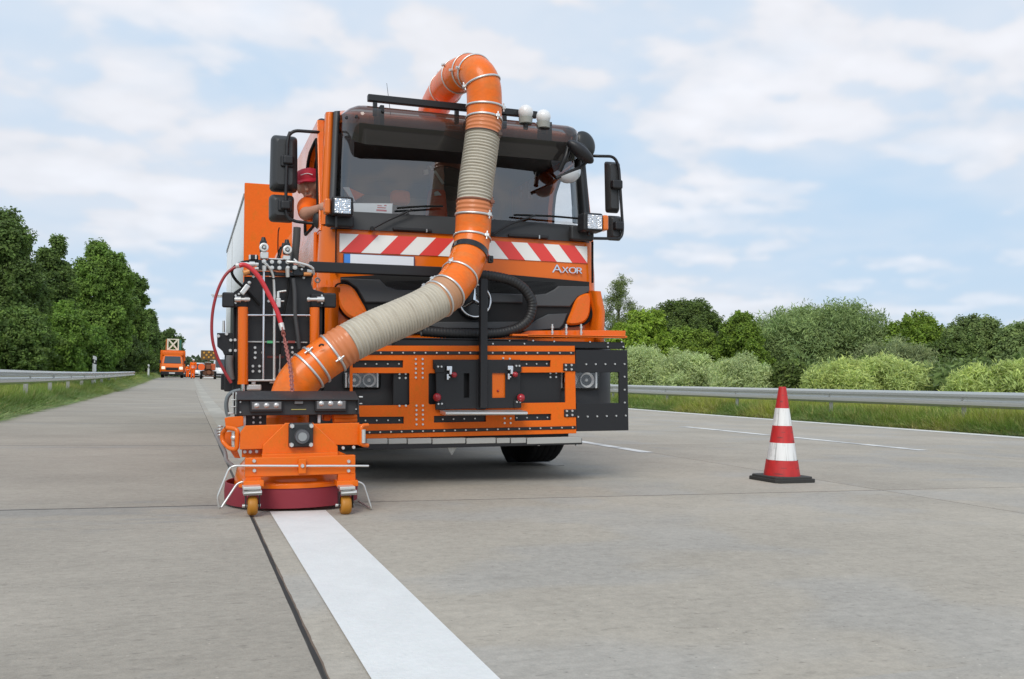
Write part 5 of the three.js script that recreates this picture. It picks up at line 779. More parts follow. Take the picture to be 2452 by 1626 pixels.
  each(brg, 'bearing_bolt', [[868, 524], [1068, 522], [862, 720], [1063, 718]].map(([u, v]) => bolt(Z2(u, v, zb + 0.03), 0.0145, 0.014)), zinc);
  part(car, 'bolts', bolts(Z2, zb - 0.07, [[375, 792], [498, 788], [432, 792]], 0.011).concat(bolts(Z2, zb, [[1400, 752], [1510, 745]].map(([u, v]) => [u, v]), 0.011)), zinc, STUFF);
  const zf = -5.2, low = part(head, 'lower_frame', [face(Z2, 378, 856, 1530, 1022, zf, 0.05, 0.006), face(Z2, 382, 1015, 546, 1150, zf - 0.003, 0.05, 0.003), face(Z2, 1348, 1015, 1530, 1146, zf - 0.003, 0.05, 0.003), face(Z2, 360, 1098, 575, 1156, zf + 0.05, 0.12, 0.004), face(Z2, 1336, 1098, 1560, 1152, zf + 0.05, 0.12, 0.004), face(Z2, 556, 820, 1350, 862, zf - 0.02, 0.06, 0.004)], orange);
  part(low, 'bolts', bolts(Z2, zf, [[472, 887], [474, 987], [1458, 893], [1456, 990]], 0.0115, 0.012), zinc, STUFF);
  part(low, 'rod_clamp', face(Z2, 936, 870, 1016, 1022, zf + 0.035, 0.035, 0.005), orange); part(low, 'clamp_bolt', bolt(Z2(976, 938, zf + 0.035), 0.012, 0.014), zinc);
  part(head, 'guard_rod', bar([Z2(1668, 940, zf + 0.022), Z2(262, 938, zf + 0.022), Z2(212, 962, zf + 0.02), Z2(88, 1268, zf + 0.02), Z2(112, 1402, zf + 0.01), Z2(300, 1118, zf - 0.05), Z2(402, 1096, zf - 0.04)], 0.0062, 0.02, 10), zinc);
  part(head, 'guard_rod', bar([Z2(1520, 1094, zf - 0.02), Z2(1612, 1124, zf - 0.02), Z2(1698, 1392, zf - 0.02), Z2(1560, 1310, zf - 0.3)], 0.0055, 0.02, 10), zinc);
  // shroud and rubber ring
  const rc = V((Z2(170, 1300, -5.58).x + Z2(1545, 1300, -5.58).x) / 2, 0, -5.62), rr = (Z2(1545, 1300, -5.62).x - Z2(172, 1300, -5.62).x) / 2, lathe = (p, n = 72) => new THREE.LatheGeometry(p.map(([a, b]) => new THREE.Vector2(a, b)), n).translate(rc.x, 0.03, rc.z);
  part(head, 'rubber_skirt', lathe([[rr, 0.02], [rr + 0.003, 0.09], [rr - 0.002, 0.136], [rr - 0.007, 0.141], [rr - 0.012, 0.136], [rr - 0.012, 0.02], [rr, 0.02]]), M(0.23, 0.02, 0.034, 0.75));
  part(head, 'shroud_lip', new THREE.LatheGeometry([[rr - 0.03, 0.162], [rr + 0.004, 0.158], [rr + 0.007, 0.15], [rr + 0.005, 0.13]].map(([a, b]) => new THREE.Vector2(a, b)), 48, -0.95, 1.9).translate(rc.x, 0.03, rc.z), orange);
  part(head, 'shroud', lathe([[0.13, 0.44], [0.15, 0.36], [0.2, 0.32], [0.27, 0.27], [rr - 0.065, 0.215], [rr - 0.055, 0.165], [rr - 0.05, 0.1]]), orange);
  // castors
  for (const [u0, u1, vb2, f0, f1] of [[400, 506, 1458, 358, 546], [1370, 1480, 1448, 1368, 1530]]) {
    const zc = -5.11, a = Z2(u0, vb2, zc), b = Z2(u1, vb2, zc), R = 0.052, cx = (a.x + b.x) / 2, w = b.x - a.x, y0 = a.y + R, p = []; for (let i = 0; i <= 10; i++) { const t = i / 10, e = (2 * t - 1); p.push(new THREE.Vector2(R - 0.012 * e ** 4, mix(-w / 2, w / 2, t))); }
    const k = part(head, 'castor', [new THREE.LatheGeometry([new THREE.Vector2(0.012, -w / 2), ...p, new THREE.Vector2(0.012, w / 2)], 36).rotateZ(Math.PI / 2).translate(cx, y0, zc)], M(0.42, 0.17, 0.012, 0.5));
    part(k, 'fork', [face(Z2, f0, 1160, f1, 1186, zc + 0.05, 0.1, 0.004), cyl(V(cx, Z2(u0, 1200, zc).y - 0.004, zc), V(cx, Z2(u0, 1160, zc).y, zc), 0.032, 0.03, 20), loft([[Z2(f0, 1195, zc).x, 0], [Z2(f1, 1195, zc).x, 0]].map(([x]) => [V(x, Z2(u0, 1190, zc).y, zc - 0.04), V(x, Z2(u0, 1190, zc).y, zc + 0.045), V(x, Z2(u0, 1238, zc).y, zc + 0.05), V(x, Z2(u0, 1225, zc).y, zc - 0.04)]))], zinc);
    part(k, 'fork_leg', [bx(cx - w / 2 - 0.012, cx - w / 2 - 0.006, y0 - 0.015, Z2(u0, 1205, zc).y, zc - 0.025, zc + 0.025, 0.002), bx(cx + w / 2 + 0.006, cx + w / 2 + 0.012, y0 - 0.015, Z2(u0, 1205, zc).y, zc - 0.025, zc + 0.025, 0.002)], blackPaint); part(k, 'axle', cyl(V(cx - w / 2 - 0.026, y0, zc), V(cx + w / 2 + 0.016, y0, zc), 0.009, 0.009, 8), zinc);
  }
  // side brackets of the carriage
  const sb = (l, zz, m = orange) => part(head, 'side_arm', l, m); void sb;
  part(head, 'side_arm', [bar([Z2(185, 540, zb - 0.1), Z2(300, 560, zb - 0.06), Z2(292, 770, zb - 0.06), Z2(215, 760, zb - 0.1), Z2(140, 680, zb - 0.14), Z2(140, 600, zb - 0.14), Z2(185, 545, zb - 0.1)], 0.013, 0.02, 8), plate(Z2, [[165, 440], [210, 430], [345, 420], [362, 430], [362, 520], [300, 540], [175, 530]], zb - 0.16, 0.02), plate(Z2, [[130, 590], [240, 580], [240, 740], [190, 720], [135, 660]], zb - 0.2, 0.03), plate(Z2, [[215, 770], [300, 780], [330, 860], [270, 855]], zb - 0.12, 0.02)], orange);
  part(head, 'side_arm', [bar([Z2(1660, 515, zb - 0.02), Z2(1590, 520, zb), Z2(1588, 722, zb), Z2(1660, 726, zb - 0.02)], 0.012, 0.02, 8), plate(Z2, [[1568, 505], [1600, 505], [1600, 730], [1568, 730]], zb - 0.02, 0.02)], orange);
  part(head, 'adjuster', [cyl(Z2(262, 590, zb - 0.1), Z2(262, 720, zb - 0.1), 0.014, 0.014, 8), cyl(Z2(235, 640, zb - 0.09), Z2(290, 640, zb - 0.09), 0.012, 0.012, 6), new THREE.SphereGeometry(0.018, 12, 8).translate(Z2(262, 655, zb - 0.09).x, Z2(262, 655, zb).y, zb - 0.08), cyl(Z2(1612, 560, zb + 0.005), Z2(1612, 700, zb + 0.005), 0.013, 0.013, 8)], zinc);
  part(head, 'spring', [530, 560, 590, 620].map((v) => new THREE.TorusGeometry(0.012, 0.004, 6, 10).rotateX(1.3).translate(Z2(118, v, zb - 0.2).x, Z2(118, v, zb - 0.2).y, zb - 0.2)), zinc, STUFF);
  part(head, 'grey_cable', tube([[75, 560], [90, 640], [130, 720], [170, 800], [185, 880], [250, 940]].map(([u, v]) => Z2(u, v, zb - 0.28)), 0.011, 40, 8), M(0.3, 0.3, 0.31, 0.6));
}

// ------------------------------------------------------------------ people: one smooth surface from tapered capsules
function sdfMesh(bones, cell, k = 0.03) {
  const lo = V(1e9, 1e9, 1e9), hi = V(-1e9, -1e9, -1e9);
  for (const [a, b, ra, rb] of bones) for (const [p, r] of [[a, ra], [b, rb]]) { lo.min(p.clone().addScalar(-r - 2.5 * cell)); hi.max(p.clone().addScalar(r + 2.5 * cell)); }
  const c = lo.clone().add(hi).multiplyScalar(0.5), h = hi.clone().sub(lo).multiplyScalar(0.5), n = Math.min(96, Math.ceil(2 * Math.max(h.x, h.y, h.z) / cell));
  const mc = new MarchingCubes(n, new THREE.MeshStandardMaterial(), false, false, 120000); mc.isolation = 0;
  const q = V(0, 0, 0), ab = V(0, 0, 0), ap = V(0, 0, 0), half = n / 2;
  for (let z = 0; z < n; z++) for (let y = 0; y < n; y++) for (let x = 0; x < n; x++) {
    q.set(c.x + h.x * (x - half) / half, c.y + h.y * (y - half) / half, c.z + h.z * (z - half) / half);
    let d = 1e3;
    for (const [a, b, ra, rb] of bones) { ab.subVectors(b, a); ap.subVectors(q, a); const t = clamp(ap.dot(ab) / Math.max(1e-9, ab.lengthSq()), 0, 1), e = ap.addScaledVector(ab, -t).length() - mix(ra, rb, t), w = Math.max(k - Math.abs(d - e), 0) / k; d = Math.min(d, e) - w * w * k * 0.25; }
    mc.field[x + y * n + z * n * n] = -d;
  }
  mc.update();
  let g = new THREE.BufferGeometry(); g.setAttribute('position', new THREE.Float32BufferAttribute(Array.from(mc.positionArray.subarray(0, mc.count * 3)), 3));
  g.scale(h.x, h.y, h.z).translate(c.x, c.y, c.z); g = mergeVertices(g, 1e-4); g.computeVertexNormals();
  return g;
}
// a head on its own axes: f points out of the face, u up
function headBones(p, f, u, s = 1) {
  const r = f.clone().cross(u).normalize(), P = (a, b, c) => p.clone().addScaledVector(f, a * s).addScaledVector(u, b * s).addScaledVector(r, c * s);
  return [[P(-0.02, 0.03, 0), P(0.015, 0.035, 0), 0.088 * s, 0.084 * s], [P(0.035, -0.03, 0), P(0.05, -0.085, 0), 0.06 * s, 0.036 * s], [P(0.04, 0.0, -0.03), P(0.04, 0.0, 0.03), 0.05 * s, 0.05 * s], [P(0.098, 0.015, 0), P(0.118, -0.022, 0), 0.01 * s, 0.015 * s], [P(0.092, -0.06, -0.014), P(0.092, -0.06, 0.014), 0.011 * s, 0.011 * s], [P(-0.005, 0.0, -0.088), P(-0.015, -0.03, -0.088), 0.018 * s, 0.012 * s], [P(-0.005, 0.0, 0.088), P(-0.015, -0.03, 0.088), 0.018 * s, 0.012 * s]];
}
function faceBits(t, p, f, u, s = 1) {
  const r = f.clone().cross(u).normalize(), P = (a, b, c) => p.clone().addScaledVector(f, a * s).addScaledVector(u, b * s).addScaledVector(r, c * s);
  each(t, 'eye', [-1, 1].map((k) => { const q = P(0.083, 0.012, 0.033 * k); return new THREE.SphereGeometry(0.011 * s, 10, 8).translate(q.x, q.y, q.z); }), M(0.06, 0.045, 0.035, 0.3));
  each(t, 'brow', [-1, 1].map((k) => cyl(P(0.09, 0.034, 0.015 * k), P(0.08, 0.032, 0.052 * k), 0.006 * s, 0.005 * s, 6)), M(0.06, 0.035, 0.02, 0.9));
}
// the driver, leaning out of his window to watch the road head
{
  const H = at(741, 447, -7.22), f = V(-0.3, -0.22, 0.9).normalize(), u0 = V(-0.22, 0.92, 0.2), u = u0.addScaledVector(f, -u0.dot(f)).normalize(), r = f.clone().cross(u);
  const t = thing('person', 'person in a red cap and orange work shirt leaning out of the truck side window', 'person', [1.25, 1.6, -7.9], true);
  const neck = H.clone().addScaledVector(u, -0.1).addScaledVector(f, -0.03), chest = V(1.11, 2.06, -7.48), sh = at(738, 497, -7.2), elb = at(738, 512, -7.02), wri = at(776, 496, -6.82);
  elb.x = Math.min(elb.x, 0.83);
  const fing = [0, 1, 2, 3].flatMap((k) => { const a = wri.clone().add(V(0.035, 0.012 - 0.018 * k, 0.05)), b = a.clone().add(V(0.02, -0.006, 0.03)), c = b.clone().add(V(0.022, -0.016, 0.012)); return [[a, b, 0.0095, 0.009], [b, c, 0.009, 0.008]]; });
  part(t, 'body', sdfMesh([[V(1.36, 1.62, -7.95), chest, 0.13, 0.15], [chest, neck, 0.1, 0.058], [neck, H, 0.06, 0.06], [chest, sh, 0.1, 0.06], [sh, elb, 0.052, 0.043], [elb, wri, 0.044, 0.03], [wri, wri.clone().add(V(0.03, 0, 0.04)), 0.03, 0.032], [V(1.36, 1.62, -7.95), V(1.3, 1.66, -7.5), 0.1, 0.075], [V(1.3, 1.66, -7.5), V(1.3, 1.3, -7.35), 0.07, 0.05], ...fing, [wri, wri.clone().add(V(0.04, 0.03, 0.03)), 0.014, 0.01]], 0.014), skin);
  part(t, 'head', sdfMesh(headBones(H, f, u), 0.0045, 0.02), skin); faceBits(t, H, f, u);
  part(t, 'shirt', sdfMesh([[V(1.36, 1.62, -7.95), chest, 0.15, 0.17], [chest, neck.clone().lerp(chest, 0.45), 0.12, 0.085], [chest, sh, 0.12, 0.078], [sh, sh.clone().lerp(elb, 0.75), 0.078, 0.066]], 0.014), hiVis);
  part(t, 'collar', sdfMesh([[neck.clone().add(V(-0.03, -0.07, 0.05)), neck.clone().add(V(0.05, -0.07, 0.05)), 0.028, 0.028]], 0.006), M(0.85, 0.3, 0.12, 0.8));
  const P = (a, b, c) => H.clone().addScaledVector(f, a).addScaledVector(u, b).addScaledVector(r, c);
  const capM = M(0.5, 0.012, 0.035, 0.7), ringP = (k, b, rad, ff) => Array.from({ length: 28 }, (_, i) => { const a = i / 28 * 2 * Math.PI; return P(-0.005 + Math.cos(a) * rad * 1.12 + ff, b, Math.sin(a) * rad); });
  const cap = part(t, 'cap', loft([ringP(0, 0.052, 0.097, 0), ringP(0, 0.082, 0.097, 0), ringP(0, 0.11, 0.088, 0), ringP(0, 0.132, 0.064, 0), ringP(0, 0.143, 0.03, 0)]), capM);
  part(cap, 'peak', loft([[0.0], [0.02], [0.045], [0.07]].map(([q], i) => Array.from({ length: 9 }, (_, j) => { const c = (j / 8 - 0.5) * 2; return [c, q]; }).flatMap(([c, q2]) => [P(0.095 + q2 - 0.035 * c * c - (c * c) * q2 * 0.5, 0.066 - q2 * 0.3 - 0.012 * c * c, c * (0.085 - q2 * 0.35))]).concat(Array.from({ length: 9 }, (_, j) => { const c = -(j / 8 - 0.5) * 2; return P(0.095 + q - 0.035 * c * c - (c * c) * q * 0.5, 0.06 - q * 0.3 - 0.012 * c * c, c * (0.085 - q * 0.35)); })))), capM);
  part(cap, 'cap_piping', tube([[-0.06, 0.085], [-0.02, 0.1], [0.03, 0.095]].map(([c, b]) => P(0.098, b, c)), 0.0035, 12, 6), M(0.8, 0.7, 0.7, 0.7));
}
// the passenger behind the windscreen
{
  const H = at(1046, 392, -7.85), f = V(-0.5, -0.15, 0.85).normalize(), u = V(0, 1, 0).addScaledVector(f, -f.y).normalize();
  const t = thing('person', 'person in an orange jacket with white reflective stripes seated behind the windscreen', 'person', [2.0, 1.6, -8.0], true);
  const hip = V(H.x + 0.03, 1.62, -8.05), chest = V(H.x + 0.02, 2.02, -7.95), neck = H.clone().addScaledVector(u, -0.11), sl = V(H.x - 0.2, 2.08, -7.86), sr = V(H.x + 0.2, 2.08, -7.9), el = V(H.x - 0.26, 1.86, -7.6), er = V(H.x + 0.24, 1.84, -7.62), hl = V(H.x - 0.1, 1.86, -7.4), hr = V(H.x + 0.05, 1.84, -7.4);
  const fing = [hl, hr].flatMap((w) => [0, 1, 2, 3].map((k) => [w.clone().add(V(-0.03 + 0.02 * k, -0.01, 0.05)), w.clone().add(V(-0.03 + 0.02 * k, -0.03, 0.1)), 0.009, 0.008]));
  part(t, 'body', sdfMesh([[hip, chest, 0.13, 0.15], [chest, neck, 0.1, 0.055], [neck, H, 0.058, 0.06], [chest, sl, 0.1, 0.06], [chest, sr, 0.1, 0.06], [sl, el, 0.05, 0.042], [sr, er, 0.05, 0.042], [el, hl, 0.042, 0.03], [er, hr, 0.042, 0.03], [hl, hl.clone().add(V(0, 0, 0.05)), 0.03, 0.034], [hr, hr.clone().add(V(0, 0, 0.05)), 0.03, 0.034], ...fing, [hip, V(H.x - 0.12, 1.6, -7.5), 0.1, 0.07], [hip, V(H.x + 0.14, 1.6, -7.5), 0.1, 0.07], [V(H.x - 0.12, 1.6, -7.5), V(H.x - 0.12, 1.26, -7.45), 0.065, 0.05], [V(H.x + 0.14, 1.6, -7.5), V(H.x + 0.14, 1.26, -7.45), 0.065, 0.05]], 0.016), skin);
  part(t, 'head', sdfMesh(headBones(H, f, u), 0.006, 0.02), skin); faceBits(t, H, f, u);
  part(t, 'hair', sdfMesh([[H.clone().addScaledVector(u, 0.05).addScaledVector(f, -0.03), H.clone().addScaledVector(u, 0.06).addScaledVector(f, 0.015), 0.088, 0.08]], 0.007), M(0.05, 0.03, 0.02, 0.9));
  const j = part(t, 'jacket', sdfMesh([[hip, chest, 0.15, 0.17], [chest, neck.clone().lerp(chest, 0.3), 0.12, 0.08], [chest, sl, 0.12, 0.082], [chest, sr, 0.12, 0.082], [sl, el, 0.075, 0.062], [sr, er, 0.075, 0.062], [el, el.clone().lerp(hl, 0.85), 0.06, 0.045], [er, er.clone().lerp(hr, 0.85), 0.06, 0.045]], 0.016), M(0.8, 0.11, 0.03, 0.7));
  each(j, 'reflective_stripe', [plate(Z3, [[1730, 862], [1778, 850], [1782, 905], [1736, 915]], -7.74, 0.02), plate(Z3, [[1788, 815], [1812, 812], [1838, 855], [1815, 860]], -7.74, 0.02), plate(Z3, [[1838, 870], [1862, 866], [1960, 1010], [1935, 1020]], -7.74, 0.02), plate(Z3, [[1848, 1105], [1885, 1090], [1925, 1140], [1850, 1145]], -7.7, 0.02)], reflWhite);
}
// workers in the distance
function worker(name, label, px, z, bendF, group) {
  const x = wx(px, z), y = rise(z), t = thing(name, label, 'person', [x, y, z], false, group), Q = (a, b, c) => V(x + a, y + b, z + c);
  const hip = Q(0, 0.93, 0), ch = Q(0.02, 1.32 - bendF * 0.1, bendF * 0.25), hd = Q(0.03, 1.64 - bendF * 0.2, 0.03 + bendF * 0.5), f = V(-0.2, -0.25, 1).normalize(), u = V(0, 1, 0).addScaledVector(f, -f.y).normalize();
  const leg = (s) => [[hip.clone().add(V(0.09 * s, 0, 0)), Q(0.1 * s, 0.5, 0.03 * s), 0.09, 0.062], [Q(0.1 * s, 0.5, 0.03 * s), Q(0.11 * s, 0.09, 0), 0.06, 0.042]], foot = (s) => [[Q(0.11 * s, 0.045, -0.03), Q(0.12 * s, 0.04, 0.16), 0.045, 0.035]];
  const sh = (s) => ch.clone().add(V(0.2 * s, 0.1, 0)), el = (s) => sh(s).add(V(0.06 * s, -0.28, 0.02)), hn = (s) => el(s).add(V(-0.04 * s, -0.25, 0.1));
  const arms = (a, b, c) => [-1, 1].flatMap((s) => [[sh(s), el(s), a, b], [el(s), hn(s), b, c]]);
  part(t, 'body', sdfMesh([[hip, ch, 0.12, 0.14], [ch, hd, 0.07, 0.06], ...headBones(hd, f, u), ...leg(1), ...leg(-1), ...foot(1), ...foot(-1), ...arms(0.05, 0.04, 0.03), ...[-1, 1].map((s) => [hn(s), hn(s).add(V(0, -0.1, 0.02)), 0.034, 0.02])], 0.022), skin);
  part(t, 'jacket', sdfMesh([[hip, ch, 0.15, 0.17], [ch, sh(1), 0.12, 0.085], [ch, sh(-1), 0.12, 0.085], ...arms(0.078, 0.065, 0.055)], 0.022), hiVis);
  part(t, 'trousers', sdfMesh([[hip.clone().add(V(0, 0.05, 0)), hip, 0.15, 0.14], ...leg(1).map(([a, b, p, q]) => [a, b, p + 0.025, q + 0.03]), ...leg(-1).map(([a, b, p, q]) => [a, b, p + 0.025, q + 0.03])], 0.022), hiVis);
  part(t, 'boots', sdfMesh([...foot(1), ...foot(-1)].map(([a, b, p, q]) => [a, b, p + 0.012, q + 0.012]), 0.015), rubber);
  each(t, 'reflective_band', [1.0, 1.14].map((h) => new THREE.CylinderGeometry(0.175, 0.175, 0.05, 20, 1, true).translate(x + 0.01, y + h, z + bendF * 0.1)), reflWhite);
  part(t, 'helmet', new THREE.SphereGeometry(0.115, 16, 8, 0, Math.PI * 2, 0, 1.5).translate(hd.x, hd.y + 0.045, hd.z), whitePaint);
}
worker('person', 'person in orange work clothes and white helmet standing left of the far work machine', 461.5, -90, 0);
worker('person', 'person in orange work clothes farther back, bending close to the orange van', 449, -128, 0.9);

// ------------------------------------------------------------------ traffic cone
{
  const px = 1872, g0 = wat(px, 1151, -10), d = ray(px, 1151), k = -EYE.y / d.y, c = V(d.x * k, 0, d.z * k); void g0;
  const t = thing('traffic_cone', 'red and white striped traffic cone on a black rubber base in the open lane', 'traffic cone', c.toArray());
  const Z9 = (v) => { const r = ray(px, 900 + v / 5.228), s = c.z / r.z; return EYE.y + r.y * s; };
  const ys = [1275, 1050, 835, 622, 404, 145].map(Z9), H0 = ys[0], H1 = ys[5], rad = (y) => mix(0.141, 0.03, (y - H0) / (H1 - H0));
  const redMap = dataMap(256, 128, (i, j) => { const s = 0.82 + 0.36 * (fbm(i / 6, j / 40, 701, 3, 42) - 0.5), d2 = sstep(0.62, 0.85, fbm(i / 20, j / 20, 703, 4, 12)); return [mix(0.62, 0.2, d2) * s, mix(0.022, 0.03, d2), mix(0.022, 0.03, d2)]; });
  const whiteMap = dataMap(256, 128, (i, j) => { const st = sstep(0.5, 0.85, fbm(i / 2.5, j / 200, 711, 2, 102)) * (0.5 + fbm(i / 10, j / 50, 717, 2, 25)), sm = fbm(i / 3, j / 3, 713, 2, 85) * sstep(0.55, 0.8, fbm(i / 14, j / 60, 715, 3, 18)); const v = 0.8 * (1 - 0.34 * st) * (1 - 0.35 * sm); return [v, v, v * 0.985]; });
  const redC = new THREE.MeshPhysicalMaterial({ map: redMap, roughness: 0.55, side: THREE.DoubleSide }), whiteC = new THREE.MeshPhysicalMaterial({ map: whiteMap, roughness: 0.45, side: THREE.DoubleSide });
  const bandG = (y0, y1, o = 0) => { const p = []; for (let i = 0; i <= 6; i++) { const y = mix(y0, y1, i / 6); p.push(new THREE.Vector2(rad(y) + o, y)); } return new THREE.LatheGeometry(p, 56).translate(c.x, 0, c.z); };
  part(t, 'red_band', bandG(ys[0] - 0.01, ys[1], 0.006), redC); part(t, 'white_band', bandG(ys[1], ys[2]), whiteC); part(t, 'red_band', bandG(ys[2], ys[3]), redC); part(t, 'white_band', bandG(ys[3], ys[4]), whiteC);
  part(t, 'red_band', [bandG(ys[4], ys[5]), new THREE.LatheGeometry([[0.03, H1], [0.027, H1 + 0.006], [0.018, H1 + 0.006], [0.016, H1 - 0.02]].map((q) => new THREE.Vector2(...q)), 40).translate(c.x, 0, c.z)], redC);
  const oct = (s, ch) => [[-s + ch, -s], [s - ch, -s], [s, -s + ch], [s, s - ch], [s - ch, s], [-s + ch, s], [-s, s - ch], [-s, -s + ch]].map((q) => new THREE.Vector2(...q));
  const slab = (s, y0, y1, ch) => new THREE.ExtrudeGeometry(new THREE.Shape(oct(s, ch)), { depth: y1 - y0 - 0.008, bevelEnabled: true, bevelThickness: 0.004, bevelSize: 0.004, bevelSegments: 2 }).rotateX(-Math.PI / 2).translate(0, y0 + 0.004, 0).rotateY(-0.62 + Math.PI / 4 - 0.12).translate(c.x, 0, c.z);
  part(t, 'base', slab(0.192, 0, 0.028, 0.03), M(0.035, 0.034, 0.032, 0.85)); part(t, 'base_step', slab(0.176, 0.026, 0.045, 0.03), M(0.045, 0.044, 0.042, 0.85));
}

// ------------------------------------------------------------------ delineator posts
for (const [px, z, x, top, label] of [[225, -43, -3.86, 1.56, 'white delineator post with a black band standing behind the left guard rail'], [355, -84, -3.5, 1.75, 'small far delineator post at the end of the left guard rail']]) {
  const xx = wx(px, z), y = rise(z), t = thing('delineator_post', label, 'post', [xx, y, z]); void x;
  const w = 0.075, sec = (yy) => [V(xx - w, yy, z - 0.05), V(xx - w, yy, z + 0.02), V(xx, yy, z + 0.06), V(xx + w, yy, z + 0.02), V(xx + w, yy, z - 0.05)];
  part(t, 'post', loft([sec(y - 0.1), sec(top - 0.06), sec(top).map((p, i) => p.setY(top - (i > 2 ? 0.05 : 0)))]), whitePaint);
  part(t, 'black_band', loft([sec(top - 0.34), sec(top - 0.16)].map((s, k) => s.map((p) => V(xx + (p.x - xx) * 1.04, p.y + (p.x - xx) * (k ? -0.4 : -0.4), z + (p.z - z) * 1.04)))), blackPaint);
  part(t, 'reflector', bx(xx - 0.02, xx + 0.03, top - 0.3, top - 0.2, z + 0.06, z + 0.068, 0.004), M(0.85, 0.85, 0.82, 0.2));
}

// ------------------------------------------------------------------ vehicles far down the road
const wheelAt = (t, x, y, z, r, w) => { const k = part(t, 'wheel', new THREE.CylinderGeometry(r, r, w, 24).rotateZ(Math.PI / 2).translate(x, y + r, z), rubber); part(k, 'rim', new THREE.CylinderGeometry(r * 0.55, r * 0.55, w + 0.02, 16).rotateZ(Math.PI / 2).translate(x, y + r, z), M(0.4, 0.4, 0.4, 0.4, { metal: 0.5 })); };
{
  const z = -92, x = wx(411.5, z), y = rise(z), t = thing('van', 'orange works van with a crossed white sign frame on its roof, parked on the left', 'van', [x, y, z - 3]);
  part(t, 'box_body', bx(x - 1.12, x + 1.12, y + 0.5, y + 2.62, z - 6, z - 1.6, 0.06, 2), orangeDull);
  const s = (yy, w, zf) => [V(x - w, yy, z - 2), V(x - w, yy, zf - 0.1), V(x - w + 0.12, yy, zf), V(x + w - 0.12, yy, zf), V(x + w, yy, zf - 0.1), V(x + w, yy, z - 2)];
  part(t, 'cab', loft([s(y + 0.35, 0.98, z), s(y + 0.8, 1.0, z + 0.05), s(y + 1.15, 0.98, z - 0.05), s(y + 1.35, 0.95, z - 0.5), s(y + 2.15, 0.82, z - 1.25), s(y + 2.25, 0.78, z - 1.5)]), orange);
  part(t, 'windscreen', loft([s(y + 1.38, 0.84, z - 0.48), s(y + 2.05, 0.74, z - 1.1)].map((r) => r.slice(1, 5)), false, false), M(0.05, 0.06, 0.07, 0.05));
  part(t, 'roof_fairing', bx(x - 0.95, x + 0.95, y + 2.1, y + 2.5, z - 1.7, z - 1.25, 0.1, 2), orange);
  part(t, 'grille', bx(x - 0.55, x + 0.55, y + 0.72, y + 0.98, z + 0.02, z + 0.075, 0.02), blackPaint); part(t, 'bumper', bx(x - 1.0, x + 1.0, y + 0.28, y + 0.6, z - 0.2, z + 0.14, 0.05, 2), blackPaint);
  for (const k of [-1, 1]) { part(t, 'headlight', bx(x + k * 0.62, x + k * 0.94, y + 0.78, y + 1.06, z - 0.05, z + 0.06, 0.05, 2), M(0.85, 0.83, 0.75, 0.2, { emissive: new THREE.Color(1, 0.85, 0.6), emissiveIntensity: 0.5 })); part(t, 'mirror', bx(x + k * 1.02, x + k * 1.2, y + 1.35, y + 1.65, z - 0.7, z - 0.55, 0.03), blackPaint); wheelAt(t, x + k * 0.88, y, z - 0.75, 0.35, 0.22); wheelAt(t, x + k * 0.88, y, z - 4.4, 0.35, 0.22); }
  part(t, 'number_plate', bx(x - 0.26, x + 0.26, y + 0.4, y + 0.51, z + 0.14, z + 0.15, 0), whitePaint);
  const y0 = y + 2.66, sg = part(t, 'roof_sign', [bx(x - 0.58, x - 0.46, y0, y0 + 1.1, z - 2.5, z - 2.42, 0.01), bx(x + 0.38, x + 0.5, y0, y0 + 1.1, z - 2.5, z - 2.42, 0.01), bx(x - 0.46, x + 0.38, y0 + 1.02, y0 + 1.1, z - 2.5, z - 2.42, 0.01), bx(x - 0.46, x + 0.38, y0, y0 + 0.08, z - 2.5, z - 2.42, 0.01), ...[1, -1].map((k) => bx(-0.66, 0.66, -0.07, 0.07, -0.03, 0.03, 0.01).rotateZ(k * 0.87).translate(x - 0.04, y0 + 0.55, z - 2.44 + k * 0.012))], M(0.72, 0.7, 0.58, 0.5));
  part(sg, 'sign_side', [bx(x + 0.5, x + 0.72, y0, y0 + 1.05, z - 2.52, z - 2.46, 0.01)], M(0.02, 0.13, 0.09, 0.6)); part(sg, 'sign_side', [bx(x - 0.7, x - 0.6, y0, y0 + 1.05, z - 2.52, z - 2.46, 0.01)], M(0.45, 0.14, 0.03, 0.6));
}
